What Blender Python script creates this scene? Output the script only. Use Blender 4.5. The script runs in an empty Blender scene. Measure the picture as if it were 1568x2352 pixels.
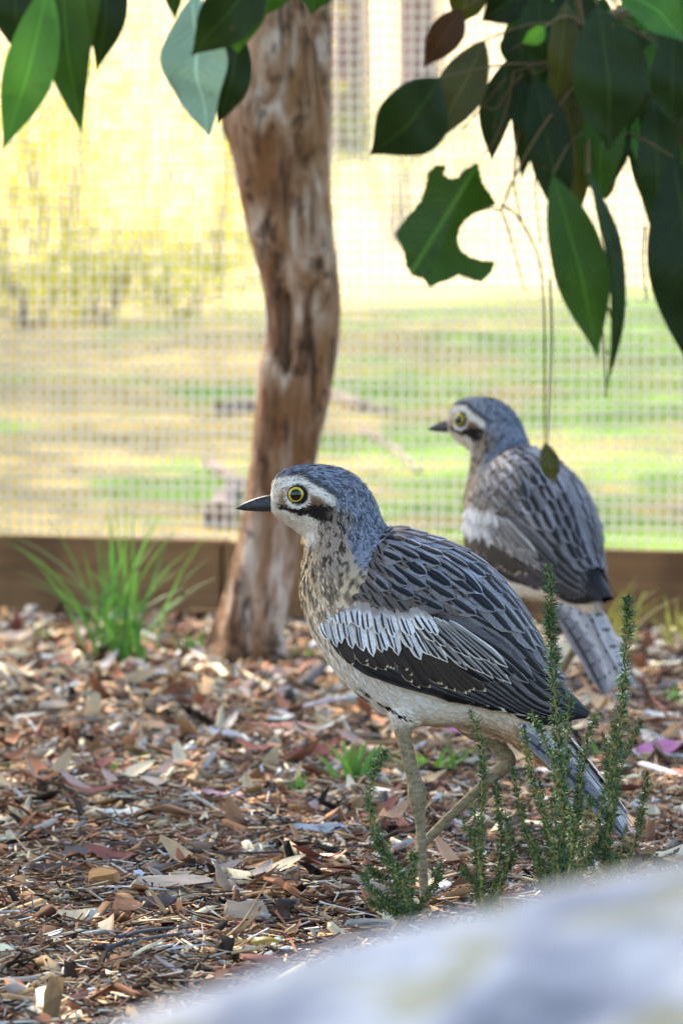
import bpy, bmesh, math, random
import numpy as np
from mathutils import Vector, noise, kdtree

# ------------------------------------------------------------------ camera, sky, sun, exposure
S = bpy.context.scene
COL = S.collection
R = math.radians
random.seed(7)
rng = np.random.default_rng(7)

F = 18200.0            # focal length in photo units (photo is 1568 x 2352 units)
CX, CY = 784.0, 1176.0
HORIZON = 340.0
H = 0.767              # camera height
PITCH = math.atan((CY - HORIZON) / F)
cam = bpy.data.cameras.new('camera')
cam.sensor_fit = 'VERTICAL'
cam.sensor_height = 24.0
cam.lens = 24.0 * F / 2352.0
cam.clip_start = 0.1
cam.clip_end = 3000
cam.dof.use_dof = True
cam.dof.focus_distance = 7.95
cam.dof.aperture_fstop = 9.6
cam.dof.aperture_blades = 0
camo = bpy.data.objects.new('camera', cam)
COL.objects.link(camo)
camo.location = (0, 0, H)
camo.rotation_euler = (R(90) - PITCH, 0, 0)
S.camera = camo

SUN_AZ = R(-33)        # azimuth from +Y towards +X
SUN_EL = R(47)
w = bpy.data.worlds.new('World')
S.world = w
w.use_nodes = True
nt = w.node_tree
bg = nt.nodes['Background']
sky = nt.nodes.new('ShaderNodeTexSky')
sky.sky_type = 'NISHITA'
sky.sun_disc = False
sky.sun_elevation = SUN_EL
sky.sun_rotation = SUN_AZ
sky.dust_density = 3.0
sky.ozone_density = 0.6
nt.links.new(sky.outputs[0], bg.inputs[0])
bg.inputs[1].default_value = 0.15

sun = bpy.data.lights.new('sun', 'SUN')
sun.energy = 4.2
sun.angle = R(0.53)
sun.color = (1.0, 0.93, 0.80)
suno = bpy.data.objects.new('sun', sun)
COL.objects.link(suno)
sdir = Vector((math.sin(SUN_AZ) * math.cos(SUN_EL), math.cos(SUN_AZ) * math.cos(SUN_EL), math.sin(SUN_EL)))
suno.rotation_euler = sdir.to_track_quat('Z', 'Y').to_euler()
suno.location = sdir * 30

S.view_settings.view_transform = 'Standard'
S.view_settings.look = 'None'
S.view_settings.exposure = 2.12
S.view_settings.gamma = 1.0
S.view_settings.use_curve_mapping = False
S.render.engine = 'CYCLES'
S.cycles.use_denoising = True
S.cycles.max_bounces = 6
S.cycles.diffuse_bounces = 3
S.cycles.transparent_max_bounces = 8


# ------------------------------------------------------------------ helpers
FWD = Vector((0, math.cos(PITCH), -math.sin(PITCH)))
UP = Vector((0, math.sin(PITCH), math.cos(PITCH)))


def P(x, y, Y):
    """world point at distance Y (along world +Y) seen at photo unit (x, y)"""
    d = FWD + Vector((1, 0, 0)) * ((x - CX) / F) + UP * ((CY - y) / F)
    return Vector((0, 0, H)) + d * (Y / d.y)


def srgb(r, g, b):
    f = lambda c: (c / 255) / 12.92 if c / 255 <= 0.04045 else ((c / 255 + 0.055) / 1.055) ** 2.4
    return (f(r), f(g), f(b))


def mesh_np(name, V, Fc, mats=(), smooth=False, uv=None, col=None):
    me = bpy.data.meshes.new(name)
    V = np.asarray(V, dtype=np.float32).reshape(-1, 3)
    Fc = np.asarray(Fc, dtype=np.int32)
    n, k = Fc.shape
    me.vertices.add(len(V))
    me.vertices.foreach_set('co', V.ravel())
    me.loops.add(n * k)
    me.loops.foreach_set('vertex_index', Fc.ravel())
    me.polygons.add(n)
    me.polygons.foreach_set('loop_start', np.arange(0, n * k, k, dtype=np.int32))
    me.polygons.foreach_set('loop_total', np.full(n, k, dtype=np.int32))
    if smooth:
        me.polygons.foreach_set('use_smooth', np.ones(n, dtype=bool))
    if uv is not None:
        l = me.uv_layers.new(name='UVMap')
        l.data.foreach_set('uv', np.asarray(uv, dtype=np.float32)[Fc.ravel()].ravel())
    if col is not None:
        a = me.color_attributes.new('Col', 'FLOAT_COLOR', 'POINT')
        c = np.ones((len(V), 4), dtype=np.float32)
        c[:, :3] = col
        a.data.foreach_set('color', c.ravel())
    me.update()
    me.validate()
    for m in mats:
        me.materials.append(m)
    return me


def ob(name, me, parent=None, label=None, cat=None, group=None, kind=None):
    o = bpy.data.objects.new(name, me)
    COL.objects.link(o)
    if parent is not None:
        o.parent = parent
    tag(o, label, cat, group, kind)
    return o


def tag(o, label=None, cat=None, group=None, kind=None):
    for k, v in (('label', label), ('category', cat), ('group', group), ('kind', kind)):
        if v:
            o[k] = v


def grid_faces(nu, nv, closed=False):
    """rows nu, columns nv; closed wraps columns"""
    f = []
    for i in range(nu - 1):
        for j in range(nv if closed else nv - 1):
            a = i * nv + j
            b = i * nv + (j + 1) % nv
            f.append((a, b, b + nv, a + nv))
    return f


def tube(pts, rad, n=10, jitter=None):
    """rings along a polyline, returns V, F (quads)"""
    pts = [Vector(p) for p in pts]
    V = []
    prev = None
    for i, p in enumerate(pts):
        a = pts[max(i - 1, 0)]
        b = pts[min(i + 1, len(pts) - 1)]
        t = (b - a).normalized()
        if prev is None:
            up = Vector((0, 1, 0)) if abs(t.y) < 0.9 else Vector((1, 0, 0))
            u = t.cross(up).normalized()
        else:
            u = (prev - t * prev.dot(t)).normalized()
        prev = u
        v = t.cross(u)
        r = rad[i] if hasattr(rad, '__len__') else rad
        for k in range(n):
            an = 2 * math.pi * k / n
            V.append(p + (u * math.cos(an) + v * math.sin(an)) * r)
    Fq = grid_faces(len(pts), n, True)
    c0 = len(V)
    V.append(pts[0])
    V.append(pts[-1])
    for k in range(n):
        Fq.append((c0, c0, k, (k + 1) % n))
    last = (len(pts) - 1) * n
    for k in range(n):
        Fq.append((c0 + 1, c0 + 1, last + (k + 1) % n, last + k))
    return V, Fq


def pydata(name, V, Fq, mats=(), smooth=True):
    me = bpy.data.meshes.new(name)
    ff = []
    for f in Fq:
        g = []
        for i in f:
            if i not in g:
                g.append(i)
        if len(g) > 2:
            ff.append(tuple(g))
    me.from_pydata([tuple(v) for v in V], [], ff)
    if smooth:
        me.polygons.foreach_set('use_smooth', np.ones(len(me.polygons), dtype=bool))
    for m in mats:
        me.materials.append(m)
    me.update()
    return me


def crom(keys, n):
    """Catmull-Rom through rows of keys -> n samples"""
    K = np.asarray(keys, dtype=float)
    K = np.vstack([2 * K[0] - K[1], K, 2 * K[-1] - K[-2]])
    m = len(K) - 3
    out = []
    for q in np.linspace(0, m, n):
        i = min(int(q), m - 1)
        out.append(crom_at(K, i, q - i))
    return np.array(out)


def crom_at(K, i, f):
    a, b, c, d = K[i], K[i + 1], K[i + 2], K[i + 3]
    return 0.5 * (2 * b + (c - a) * f + (2 * a - 5 * b + 4 * c - d) * f * f + (3 * b - a - 3 * c + d) * f ** 3)


def sstep(a, b, x):
    t = np.clip((x - a) / (b - a), 0, 1)
    return t * t * (3 - 2 * t)


# ------------------------------------------------------------------ materials
class NB:
    def __init__(self, name, rough=0.6, spec=0.3):
        self.m = bpy.data.materials.new(name)
        self.m.use_nodes = True
        self.t = self.m.node_tree
        self.b = self.t.nodes['Principled BSDF']
        self.b.inputs['Roughness'].default_value = rough
        self.b.inputs['Specular IOR Level'].default_value = spec

    def n(self, typ, **kw):
        nd = self.t.nodes.new('ShaderNode' + typ)
        for k, v in kw.items():
            setattr(nd, k, v)
        return nd

    def l(self, a, b):
        self.t.links.new(a, b)

    def val(self, x, sock):
        if isinstance(x, (int, float)):
            sock.default_value = x
        elif isinstance(x, tuple):
            sock.default_value = (*x, 1) if len(x) == 3 and len(sock.default_value) == 4 else x
        else:
            self.l(x, sock)

    def math(self, op, a, b=0.0, c=0.0):
        nd = self.n('Math', operation=op)
        self.val(a, nd.inputs[0])
        self.val(b, nd.inputs[1])
        if op in ('MULTIPLY_ADD', 'SMOOTH_MIN', 'SMOOTH_MAX'):
            self.val(c, nd.inputs[2])
        return nd.outputs[0]

    def ss(self, x, a, b):
        nd = self.n('MapRange', interpolation_type='SMOOTHSTEP')
        self.val(x, nd.inputs['Value'])
        nd.inputs['From Min'].default_value = a
        nd.inputs['From Max'].default_value = b
        return nd.outputs[0]

    def mix(self, fac, a, b, mode='MIX'):
        nd = self.n('Mix', data_type='RGBA', blend_type=mode)
        self.val(fac, nd.inputs[0])
        self.val(a, nd.inputs[6])
        self.val(b, nd.inputs[7])
        return nd.outputs[2]

    def coord(self, kind='Object', scale=(1, 1, 1)):
        tc = self.n('TexCoord')
        mp = self.n('Mapping')
        mp.inputs['Scale'].default_value = scale
        self.l(tc.outputs[kind], mp.inputs[0])
        return mp.outputs[0]

    def noise(self, vec, scale, detail=4, rough=0.55, dist=0.0):
        nd = self.n('TexNoise')
        self.l(vec, nd.inputs['Vector'])
        nd.inputs['Scale'].default_value = scale
        nd.inputs['Detail'].default_value = detail
        nd.inputs['Roughness'].default_value = rough
        nd.inputs['Distortion'].default_value = dist
        return nd.outputs[0]

    def ramp(self, fac, stops):
        nd = self.n('ValToRGB')
        e = nd.color_ramp.elements
        while len(e) < len(stops):
            e.new(0.5)
        for i, (p, c) in enumerate(stops):
            e[i].position = p
            e[i].color = (*c, 1)
        self.l(fac, nd.inputs[0])
        return nd.outputs[0]

    def base(self, c):
        self.val(c, self.b.inputs['Base Color'])

    def bump(self, h, strength=0.5, dist=0.005):
        nd = self.n('Bump')
        nd.inputs['Strength'].default_value = strength
        nd.inputs['Distance'].default_value = dist
        self.l(h, nd.inputs['Height'])
        self.l(nd.outputs[0], self.b.inputs['Normal'])

    def vcol(self):
        return self.n('VertexColor', layer_name='Col').outputs[0]

    def rand(self):
        return self.n('ObjectInfo').outputs['Random']


def m_plain(name, c, rough=0.6, spec=0.3, var=0.25, scale=40):
    b = NB(name, rough, spec)
    nz = b.noise(b.coord(), scale, 3)
    b.base(b.mix(nz, tuple(x * (1 - var) for x in c), tuple(min(1, x * (1 + var)) for x in c)))
    return b.m


def m_vcol(name, rough=0.75, spec=0.2, scale=300, var=0.35, aniso=(1, 1, 1), transl=0.0):
    b = NB(name, rough, spec)
    nz = b.noise(b.coord('Object', aniso), scale, 3)
    g = b.math('MULTIPLY_ADD', nz, 2 * var, 1 - var)
    vm = b.n('VectorMath', operation='SCALE')
    b.l(b.vcol(), vm.inputs[0])
    b.l(g, vm.inputs['Scale'])
    b.base(vm.outputs[0])
    if transl:
        add_transl(b, vm.outputs[0], transl)
    return b.m


def add_transl(b, col, fac):
    tr = b.n('BsdfTranslucent')
    b.val(col, tr.inputs[0])
    mx = b.n('MixShader')
    mx.inputs[0].default_value = fac
    out = b.t.nodes['Material Output']
    b.l(b.b.outputs[0], mx.inputs[1])
    b.l(tr.outputs[0], mx.inputs[2])
    b.l(mx.outputs[0], out.inputs[0])


def m_feather(name, base, edge, ew=0.18, tw=0.05, streak=None, sw=0.22, s0=0.25, s1=0.95, off=0.0, tipc=None, tip0=0.9, bars=False, basec=None):
    b = NB(name, 0.55, 0.25)
    uv = b.n('UVMap')
    sp = b.n('SeparateXYZ')
    b.l(uv.outputs[0], sp.inputs[0])
    U, V = sp.outputs[0], sp.outputs[1]
    ox = b.math('SUBTRACT', U, 0.5)
    a = b.math('MULTIPLY', b.math('ABSOLUTE', ox), 2.0)
    rnd = b.rand()
    # barb lines slanting from the shaft
    cv = b.n('CombineXYZ')
    b.l(b.math('MULTIPLY', a, 1.2), cv.inputs[0])
    b.l(b.math('MULTIPLY', b.math('SUBTRACT', V, b.math('MULTIPLY', a, 0.16)), 34.0), cv.inputs[1])
    b.l(b.math('MULTIPLY', rnd, 37.0), cv.inputs[2])
    nz = b.noise(cv.outputs[0], 1.0, 3, 0.6)
    c = b.mix(b.ss(nz, 0.3, 0.7), tuple(x * 0.72 for x in base), tuple(min(1, x * 1.25) for x in base))
    wob = b.math('MULTIPLY', b.math('SUBTRACT', nz, 0.5), 0.22)
    if bars:
        wv = b.math('SINE', b.math('MULTIPLY', b.math('ADD', V, b.math('MULTIPLY', wob, 0.25)), 46.0))
        bm = b.math('MULTIPLY', b.ss(wv, 0.72, 0.95), b.math('SUBTRACT', 1.0, b.ss(a, 0.35, 0.75)))
        c = b.mix(bm, c, srgb(58, 50, 52))
    e = b.math('MAXIMUM', b.ss(b.math('ADD', a, wob), 1 - ew - 0.08, 1 - ew + 0.08), b.ss(b.math('ADD', V, b.math('MULTIPLY', wob, 0.3)), 1 - tw - 0.02, 1 - tw + 0.015))
    c = b.mix(e, c, edge)
    if streak is not None:
        st = b.math('ABSOLUTE', b.math('ADD', b.math('SUBTRACT', ox, off), b.math('MULTIPLY', wob, 0.3)))
        st = b.math('DIVIDE', st, b.math('MULTIPLY_ADD', V, 0.75, 0.35))
        m = b.math('SUBTRACT', 1.0, b.ss(b.math('MULTIPLY', st, 2.0), sw * 0.75, sw * 1.15))
        m = b.math('MULTIPLY', m, b.ss(V, s0 - 0.06, s0 + 0.06))
        m = b.math('MULTIPLY', m, b.math('SUBTRACT', 1.0, b.ss(V, s1 - 0.03, s1 + 0.03)))
        c = b.mix(m, c, streak)
    if basec is not None:
        c = b.mix(b.math('SUBTRACT', 1.0, b.ss(b.math('ADD', V, wob), 0.22, 0.5)), c, basec)
    if tipc is not None:
        c = b.mix(b.ss(b.math('ADD', V, wob), tip0 - 0.04, tip0 + 0.04), c, tipc)
    # shaft
    sh = b.math('SUBTRACT', 1.0, b.ss(a, 0.02, 0.07))
    c = b.mix(b.math('MULTIPLY', sh, 0.45), c, tuple(x * 0.35 for x in base))
    g = b.math('MULTIPLY_ADD', rnd, 0.55, 0.70)
    vm = b.n('VectorMath', operation='SCALE')
    b.l(c, vm.inputs[0])
    b.l(g, vm.inputs['Scale'])
    b.base(vm.outputs[0])
    b.bump(nz, 0.35, 0.0006)
    return b.m


BLACK = srgb(24, 23, 27)
GREY = srgb(122, 122, 130)
M_MANTLE = m_feather('mantle_feather', srgb(142, 143, 151), srgb(166, 166, 172), 0.04, 0.01, srgb(15, 15, 19), 0.56, 0.05, 0.985, off=0.03)
M_SCAP = m_feather('scapular_feather', srgb(124, 121, 124), srgb(150, 147, 150), 0.04, 0.01, srgb(15, 14, 17), 0.38, 0.05, 0.985, off=0.05)
M_COVERT = m_feather('covert_feather', srgb(104, 94, 87), srgb(130, 119, 108), 0.04, 0.014, srgb(22, 19, 18), 0.22, 0.05, 0.98, off=0.09)
M_WHITE = m_feather('white_covert', srgb(206, 204, 204), srgb(238, 231, 216), 0.2, 0.03, srgb(34, 28, 31), 0.27, 0.38, 0.95, off=0.1, basec=srgb(150, 140, 132))
M_SWEEP = m_feather('pale_edged_covert', srgb(134, 128, 124), srgb(222, 215, 204), 0.3, 0.03, srgb(26, 23, 25), 0.36, 0.15, 0.95, off=0.12)
M_GREAT = m_feather('greater_covert', srgb(52, 43, 37), srgb(206, 192, 166), 0.08, 0.05)
M_FLIGHT = m_feather('flight_feather', srgb(84, 80, 82), srgb(168, 164, 160), 0.14, 0.012, srgb(20, 19, 21), 0.54, 0.0, 1.0, off=0.22)
M_PRIM = m_feather('primary_feather', srgb(30, 28, 31), srgb(56, 53, 55), 0.06, 0.01)
M_PALE = m_feather('pale_edge_feather', srgb(216, 206, 186), srgb(232, 224, 206), 0.2, 0.02)
M_TAILF = m_feather('tail_feather', srgb(172, 164, 160), srgb(194, 188, 184), 0.15, 0.03, srgb(52, 44, 42), 0.05, 0.05, 1.0, bars=True, tipc=srgb(70, 62, 60), tip0=0.97)
M_TAILO = m_feather('outer_tail_feather', srgb(106, 102, 104), srgb(138, 134, 134), 0.1, 0.03, srgb(40, 36, 38), 0.3, 0.05, 1.0, off=0.12, bars=True)
M_WSHELL = m_plain('wing_underlay', srgb(46, 43, 45), 0.8)
M_BODY = m_vcol('plumage', 0.85, 0.1, 420, 0.22)
M_FLUFF = m_vcol('small_feathers', 0.8, 0.12, 900, 0.18)
b = NB('bill_horn', 0.38, 0.5)
nz = b.noise(b.coord('Object', (0.25, 1, 1)), 900, 4, 0.6)
b.base(b.ramp(nz, [(0.35, srgb(20, 20, 22)), (0.55, srgb(44, 44, 48)), (0.72, srgb(92, 90, 92))]))
b.bump(nz, 0.4, 0.0006)
M_BILL = b.m
M_EYEB = m_plain('eye_rim', srgb(14, 13, 12), 0.25, 0.5, 0.1)
M_PUPIL = m_plain('pupil', (0.004, 0.004, 0.005), 0.06, 0.6, 0.1)
M_IRIS = m_plain('iris', srgb(196, 178, 40), 0.12, 0.5, 0.2, 900)


# ================================================================== GROUND AND SETTING
def ground_material():
    b = NB('lawn', 0.9, 0.1)
    co = b.coord('Object')
    n1 = b.noise(b.coord('Object', (1, 0.25, 1)), 1.5, 5, 0.65)
    n2 = b.noise(b.coord('Object', (1, 0.22, 1)), 5.0, 5, 0.7)
    n3 = b.noise(b.coord('Object', (1, 0.3, 1)), 8.0, 4, 0.7)
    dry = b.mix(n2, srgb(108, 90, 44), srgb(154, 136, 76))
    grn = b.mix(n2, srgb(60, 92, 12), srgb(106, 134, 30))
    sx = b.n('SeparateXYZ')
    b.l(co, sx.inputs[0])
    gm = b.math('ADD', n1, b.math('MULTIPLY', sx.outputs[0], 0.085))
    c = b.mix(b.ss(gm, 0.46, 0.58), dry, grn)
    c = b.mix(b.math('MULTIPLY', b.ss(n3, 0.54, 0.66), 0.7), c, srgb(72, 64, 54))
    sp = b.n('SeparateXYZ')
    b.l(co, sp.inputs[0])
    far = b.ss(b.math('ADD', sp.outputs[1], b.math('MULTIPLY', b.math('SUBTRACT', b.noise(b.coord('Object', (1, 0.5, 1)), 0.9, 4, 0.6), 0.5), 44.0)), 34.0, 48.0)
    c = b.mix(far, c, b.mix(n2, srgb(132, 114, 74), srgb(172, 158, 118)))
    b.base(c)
    b.bump(n3, 0.6, 0.03)
    return b.m


FA = Vector((-784 / F * 13.2, 13.2, 0))
FB = Vector((784 / F * 12.72, 12.72, 0))
FDIR = (FB - FA).normalized()
FN = Vector((FDIR.y, -FDIR.x, 0))       # towards the camera
if FN.y > 0:
    FN = -FN


def fence_y(x):
    return FA.y + (x - FA.x) * FDIR.y / FDIR.x


def terrain_z(x, y):
    if y < fence_y(x) + 0.02 and abs(x) < 4.2 and y > -3:
        return -0.09
    z = 0.0
    if y > 45:
        z += 0.0005 * (y - 45) ** 1.75 * (0.6 + 0.4 * math.sin(x * 0.03 + 1.0))
    if y > 16:
        z += 0.10 * noise.noise(Vector((x * 0.2, y * 0.2, 3.1))) * min(1, (y - 16) / 8)
    return z


xs = np.concatenate([np.linspace(-900, -30, 20), np.linspace(-24, -5, 20), np.linspace(-4.4, 4.4, 45), np.linspace(5, 24, 20), np.linspace(30, 900, 20)])
ys = np.concatenate([np.linspace(-60, 10, 15), np.linspace(11, 15.5, 91), np.linspace(16, 70, 55), np.linspace(75, 200, 26), np.linspace(230, 2200, 24)])
V = [(x, y, terrain_z(x, y)) for y in ys for x in xs]
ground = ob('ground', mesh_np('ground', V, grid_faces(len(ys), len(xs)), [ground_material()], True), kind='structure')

# mulch bed inside the enclosure
def bed_z(x, y):
    return -0.018 + 0.010 * noise.noise(Vector((x * 2.1, y * 2.1, 0.3))) + 0.006 * noise.noise(Vector((x * 7, y * 7, 5.3)))


b = NB('mulch_soil', 0.95, 0.1)
co = b.coord('Object')
n1 = b.noise(co, 60, 5, 0.7)
n2 = b.noise(b.coord('Object', (1, 1.6, 1)), 160, 3, 0.6)
c = b.mix(n1, srgb(34, 25, 20), srgb(84, 64, 50))
c = b.mix(b.math('MULTIPLY', b.ss(n2, 0.55, 0.68), 0.6), c, srgb(150, 124, 100))
b.base(c)
b.bump(n2, 0.8, 0.006)
M_SOIL = b.m
bx = np.linspace(-3.2, 3.2, 81)
by = np.linspace(0, 1, 130)
V = []
for v in by:
    for x in bx:
        y = -1.5 + v * (fence_y(x) - 0.01 + 1.5)
        V.append((x, y, bed_z(x, y) + 0.004))
bed = ob('mulch_bed', mesh_np('mulch_bed', V, grid_faces(len(by), len(bx)), [M_SOIL], True), kind='structure')

# ---- wood chip mulch -------------------------------------------------
PAL = np.array([srgb(*c) for c in [
    (130, 90, 64), (100, 66, 48), (64, 45, 34), (164, 120, 84), (198, 154, 112), (214, 182, 146), (172, 152, 140),
    (206, 194, 186), (44, 32, 27), (154, 100, 72), (172, 132, 100), (226, 202, 168), (112, 98, 94), (148, 98, 84)]])
PAL = PAL * np.array([0.93, 1.04, 1.08])
PW = np.array([11, 11, 11, 10, 10, 9, 9, 7, 10, 7, 9, 6, 7, 5.0])
PW /= PW.sum()


def chips_np(n, cx, cy, cz, Lm, tilt=0.28):
    """n irregular chips as 12-vertex bent slivers -> V, F, C"""
    L = np.clip(rng.lognormal(np.log(Lm), 0.62, n), 0.005, 0.085)
    asp = rng.uniform(0.08, 0.5, n)
    Wd = np.clip(L * asp, 0.003, 0.022)
    T = rng.uniform(0.0012, 0.0042, n)
    yaw = rng.uniform(0, 2 * np.pi, n)
    pit = rng.normal(0, tilt, n)
    rol = rng.normal(0, tilt * 1.2, n)
    bend = rng.normal(0, 0.10, n) * L
    tmpl = np.array([[sx, sy, sz] for sx in (-1, 0, 1) for sy, sz in ((-1, -1), (1, -1), (1, 1), (-1, 1))], float)
    v = np.repeat(tmpl[None], n, 0)
    v[:, :, 0] += rng.normal(0, 0.16, (n, 12))
    v[:, :, 1] *= rng.uniform(0.55, 1.15, (n, 12))
    v[:, [0, 1, 2, 3], 1] *= rng.uniform(0.25, 1.0, (n, 1))
    v[:, [8, 9, 10, 11], 1] *= rng.uniform(0.25, 1.0, (n, 1))
    v[:, :, 0] *= (L / 2)[:, None]
    v[:, :, 1] *= (Wd / 2)[:, None]
    v[:, :, 2] *= (T / 2)[:, None]
    v[:, 4:8, 2] += bend[:, None]
    v[:, 4:8, 1] += (rng.normal(0, 0.25, n) * Wd)[:, None]
    cr, sr = np.cos(rol)[:, None], np.sin(rol)[:, None]
    y1 = v[:, :, 1] * cr - v[:, :, 2] * sr
    z1 = v[:, :, 1] * sr + v[:, :, 2] * cr
    cp, sp_ = np.cos(pit)[:, None], np.sin(pit)[:, None]
    x2 = v[:, :, 0] * cp + z1 * sp_
    z2 = -v[:, :, 0] * sp_ + z1 * cp
    cy_, sy_ = np.cos(yaw)[:, None], np.sin(yaw)[:, None]
    x3 = x2 * cy_ - y1 * sy_
    y3 = x2 * sy_ + y1 * cy_
    out = np.stack([x3 + cx[:, None], y3 + cy[:, None], z2 + cz[:, None]], -1)
    fq = []
    for r0 in (0, 4):
        for k in range(4):
            fq.append((r0 + k, r0 + (k + 1) % 4, r0 + 4 + (k + 1) % 4, r0 + 4 + k))
    fq += [(3, 2, 1, 0), (8, 9, 10, 11)]
    fq = np.array(fq)
    Fc = (fq[None] + (np.arange(n) * 12)[:, None, None]).reshape(-1, 4)
    ci = rng.choice(len(PAL), n, p=PW)
    col = PAL[ci] * rng.uniform(0.75, 1.3, (n, 1))
    col = np.repeat(col[:, None, :], 12, 1) * rng.uniform(0.85, 1.12, (n, 12, 1))
    return out.reshape(-1, 3), Fc, np.clip(col.reshape(-1, 3), 0, 0.85)


b = NB('wood_chip', 0.85, 0.15)
nz = b.noise(b.coord('Object', (1, 1, 1)), 700, 3, 0.6)
g = b.math('MULTIPLY_ADD', nz, 0.8, 0.6)
vm = b.n('VectorMath', operation='SCALE')
b.l(b.vcol(), vm.inputs[0])
b.l(g, vm.inputs['Scale'])
b.base(vm.outputs[0])
b.bump(nz, 0.5, 0.001)
M_CHIP = b.m

N = 88000
yy = 6.2 + (13.1 - 6.2) * rng.random(N) ** 0.95
xx = (rng.random(N) * 2 - 1) * (0.05 * yy + 0.42)
keep = yy < np.array([fence_y(x) for x in xx]) - 0.02
xx, yy = xx[keep], yy[keep]
zz = np.array([bed_z(x, y) for x, y in zip(xx, yy)]) + 0.004 + rng.random(len(xx)) ** 1.6 * 0.014
V, Fc, C = chips_np(len(xx), xx, yy, zz, 0.019, 0.34)


def slivers_np(n, cx, cy, cz):
    """thin shredded fibres, triangular section -> V, F (tris), C"""
    L = np.clip(rng.lognormal(np.log(0.024), 0.5, n), 0.008, 0.075)
    yaw = rng.uniform(0, 2 * np.pi, n)
    pit = rng.normal(0, 0.22, n)
    ax = np.stack([np.cos(yaw) * np.cos(pit), np.sin(yaw) * np.cos(pit), np.sin(pit)], -1)
    u = np.stack([-np.sin(yaw), np.cos(yaw), np.zeros(n)], -1)
    w_ = np.cross(ax, u)
    r = rng.uniform(0.0005, 0.0014, n)
    c0 = np.stack([cx, cy, cz], -1)
    rows = []
    for s0, sc in ((-.5, .5), (.5, .35)):
        for a in (0, 2.1, 4.2):
            rows.append(c0 + ax * (L * s0)[:, None] + (u * math.cos(a) * 1.5 + w_ * math.sin(a)) * (r * sc * 2)[:, None] + w_ * 0.0)
    v = np.stack(rows, 1)
    f = np.array([(0, 1, 4), (0, 4, 3), (1, 2, 5), (1, 5, 4), (2, 0, 3), (2, 3, 5)])
    Fc_ = (f[None] + (np.arange(n) * 6)[:, None, None]).reshape(-1, 3)
    col = PAL[rng.choice(len(PAL), n, p=PW)] * rng.uniform(.6, 1.35, (n, 1))
    return v.reshape(-1, 3), Fc_, np.clip(np.repeat(col, 6, 0), 0, .85)
mulch = ob('mulch', mesh_np('mulch', V, Fc, [M_CHIP], False, col=C), label='brown wood chip mulch covering the ground of the enclosure', cat='mulch', kind='stuff')
N = 60000
yy = 6.3 + 4.6 * rng.random(N) ** 1.2
xx = (rng.random(N) * 2 - 1) * (0.05 * yy + 0.25)
zz = np.array([bed_z(x, y) for x, y in zip(xx, yy)]) + 0.010 + rng.random(N) * 0.013
V, Fc, C = slivers_np(N, xx, yy, zz)
ob('mulch_fibres', mesh_np('mulch_fibres', V, Fc, [M_CHIP], False, col=C), label='shredded wood fibres scattered over the chips', cat='mulch', kind='stuff')
# coarser surround, outside the view
N = 16000
xx = rng.uniform(-3, 3, N)
yy = rng.uniform(1.0, 12.8, N)
inside = (np.abs(xx) < 0.05 * yy + 0.40) & (yy > 6.2)
keep = ~inside & (yy < np.array([fence_y(x) for x in xx]) - 0.03)
xx, yy = xx[keep], yy[keep]
zz = np.array([bed_z(x, y) for x, y in zip(xx, yy)]) + 0.006 + rng.random(len(xx)) * 0.008
V, Fc, C = chips_np(len(xx), xx, yy, zz, 0.034)
ob('mulch', mesh_np('mulch_surround', V, Fc, [M_CHIP], False, col=C), label='sparser wood chips around the edge of the mulch bed', cat='mulch', kind='stuff')

# the larger chips one can pick out: pieces of the mulch bed
chip_meshes = []
for i in range(16):
    V, Fc, C = chips_np(1, np.zeros(1), np.zeros(1), np.zeros(1), 0.045, 0.05)
    chip_meshes.append(mesh_np('wood_chip', V, Fc, [M_CHIP], False, col=C))
for i in range(290):
    y = 6.9 + 5.6 * random.random() ** 1.4
    x = (random.random() * 2 - 1) * (0.043 * y)
    o = ob('wood_chip', chip_meshes[i % 16], bed)
    o.location = (x, y, bed_z(x, y) + 0.018 + random.random() * 0.006)
    o.rotation_euler = (random.gauss(0, 0.3), random.gauss(0, 0.3), random.uniform(0, 6.28))
    s_ = random.uniform(0.55, 1.0)
    o.scale = (s_, s_, s_)

# dry gum leaves lying in the mulch
dry_meshes = []
for i, cc_ in enumerate([(206, 176, 138), (190, 150, 120), (178, 160, 146), (198, 186, 176), (164, 112, 84), (214, 196, 164), (150, 96, 84), (196, 164, 150)]):
    Vs = []
    cu, be = random.uniform(.15, .6), random.uniform(-.6, .6)
    for q in range(9):
        s_ = q / 8
        w_ = max(.05, math.sin(math.pi * (s_ * .96 + .02)) ** .8)
        for u in (-1, 0, 1):
            Vs.append(((s_ - .5) * .055, u * .0075 * w_ + be * .012 * math.sin(s_ * 3.1), abs(u) * cu * .006 + cu * .022 * (2 * s_ - 1) ** 2 + .0015 * math.sin(8 * s_)))
    cl = np.tile(np.array(srgb(*cc_)), (27, 1)) * rng.uniform(.8, 1.1, (27, 1))
    dry_meshes.append(mesh_np('dry_leaf', Vs, grid_faces(9, 3), [M_CHIP], True, col=cl))
for i in range(230):
    y = 7.4 + 5.2 * random.random() ** .65
    x = (random.random() * 2 - 1) * (0.044 * y)
    o = ob('dry_leaf', dry_meshes[i % 8], bed)
    o.location = (x, y, bed_z(x, y) + 0.020 + random.random() * .006)
    o.rotation_euler = (random.gauss(0.25, 0.35), random.gauss(0, 0.3), random.uniform(0, 6.28))
    s_ = random.uniform(.6, 1.15) * (1.15 + .05 * (y - 7))
    o.scale = (s_, s_, s_)

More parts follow.
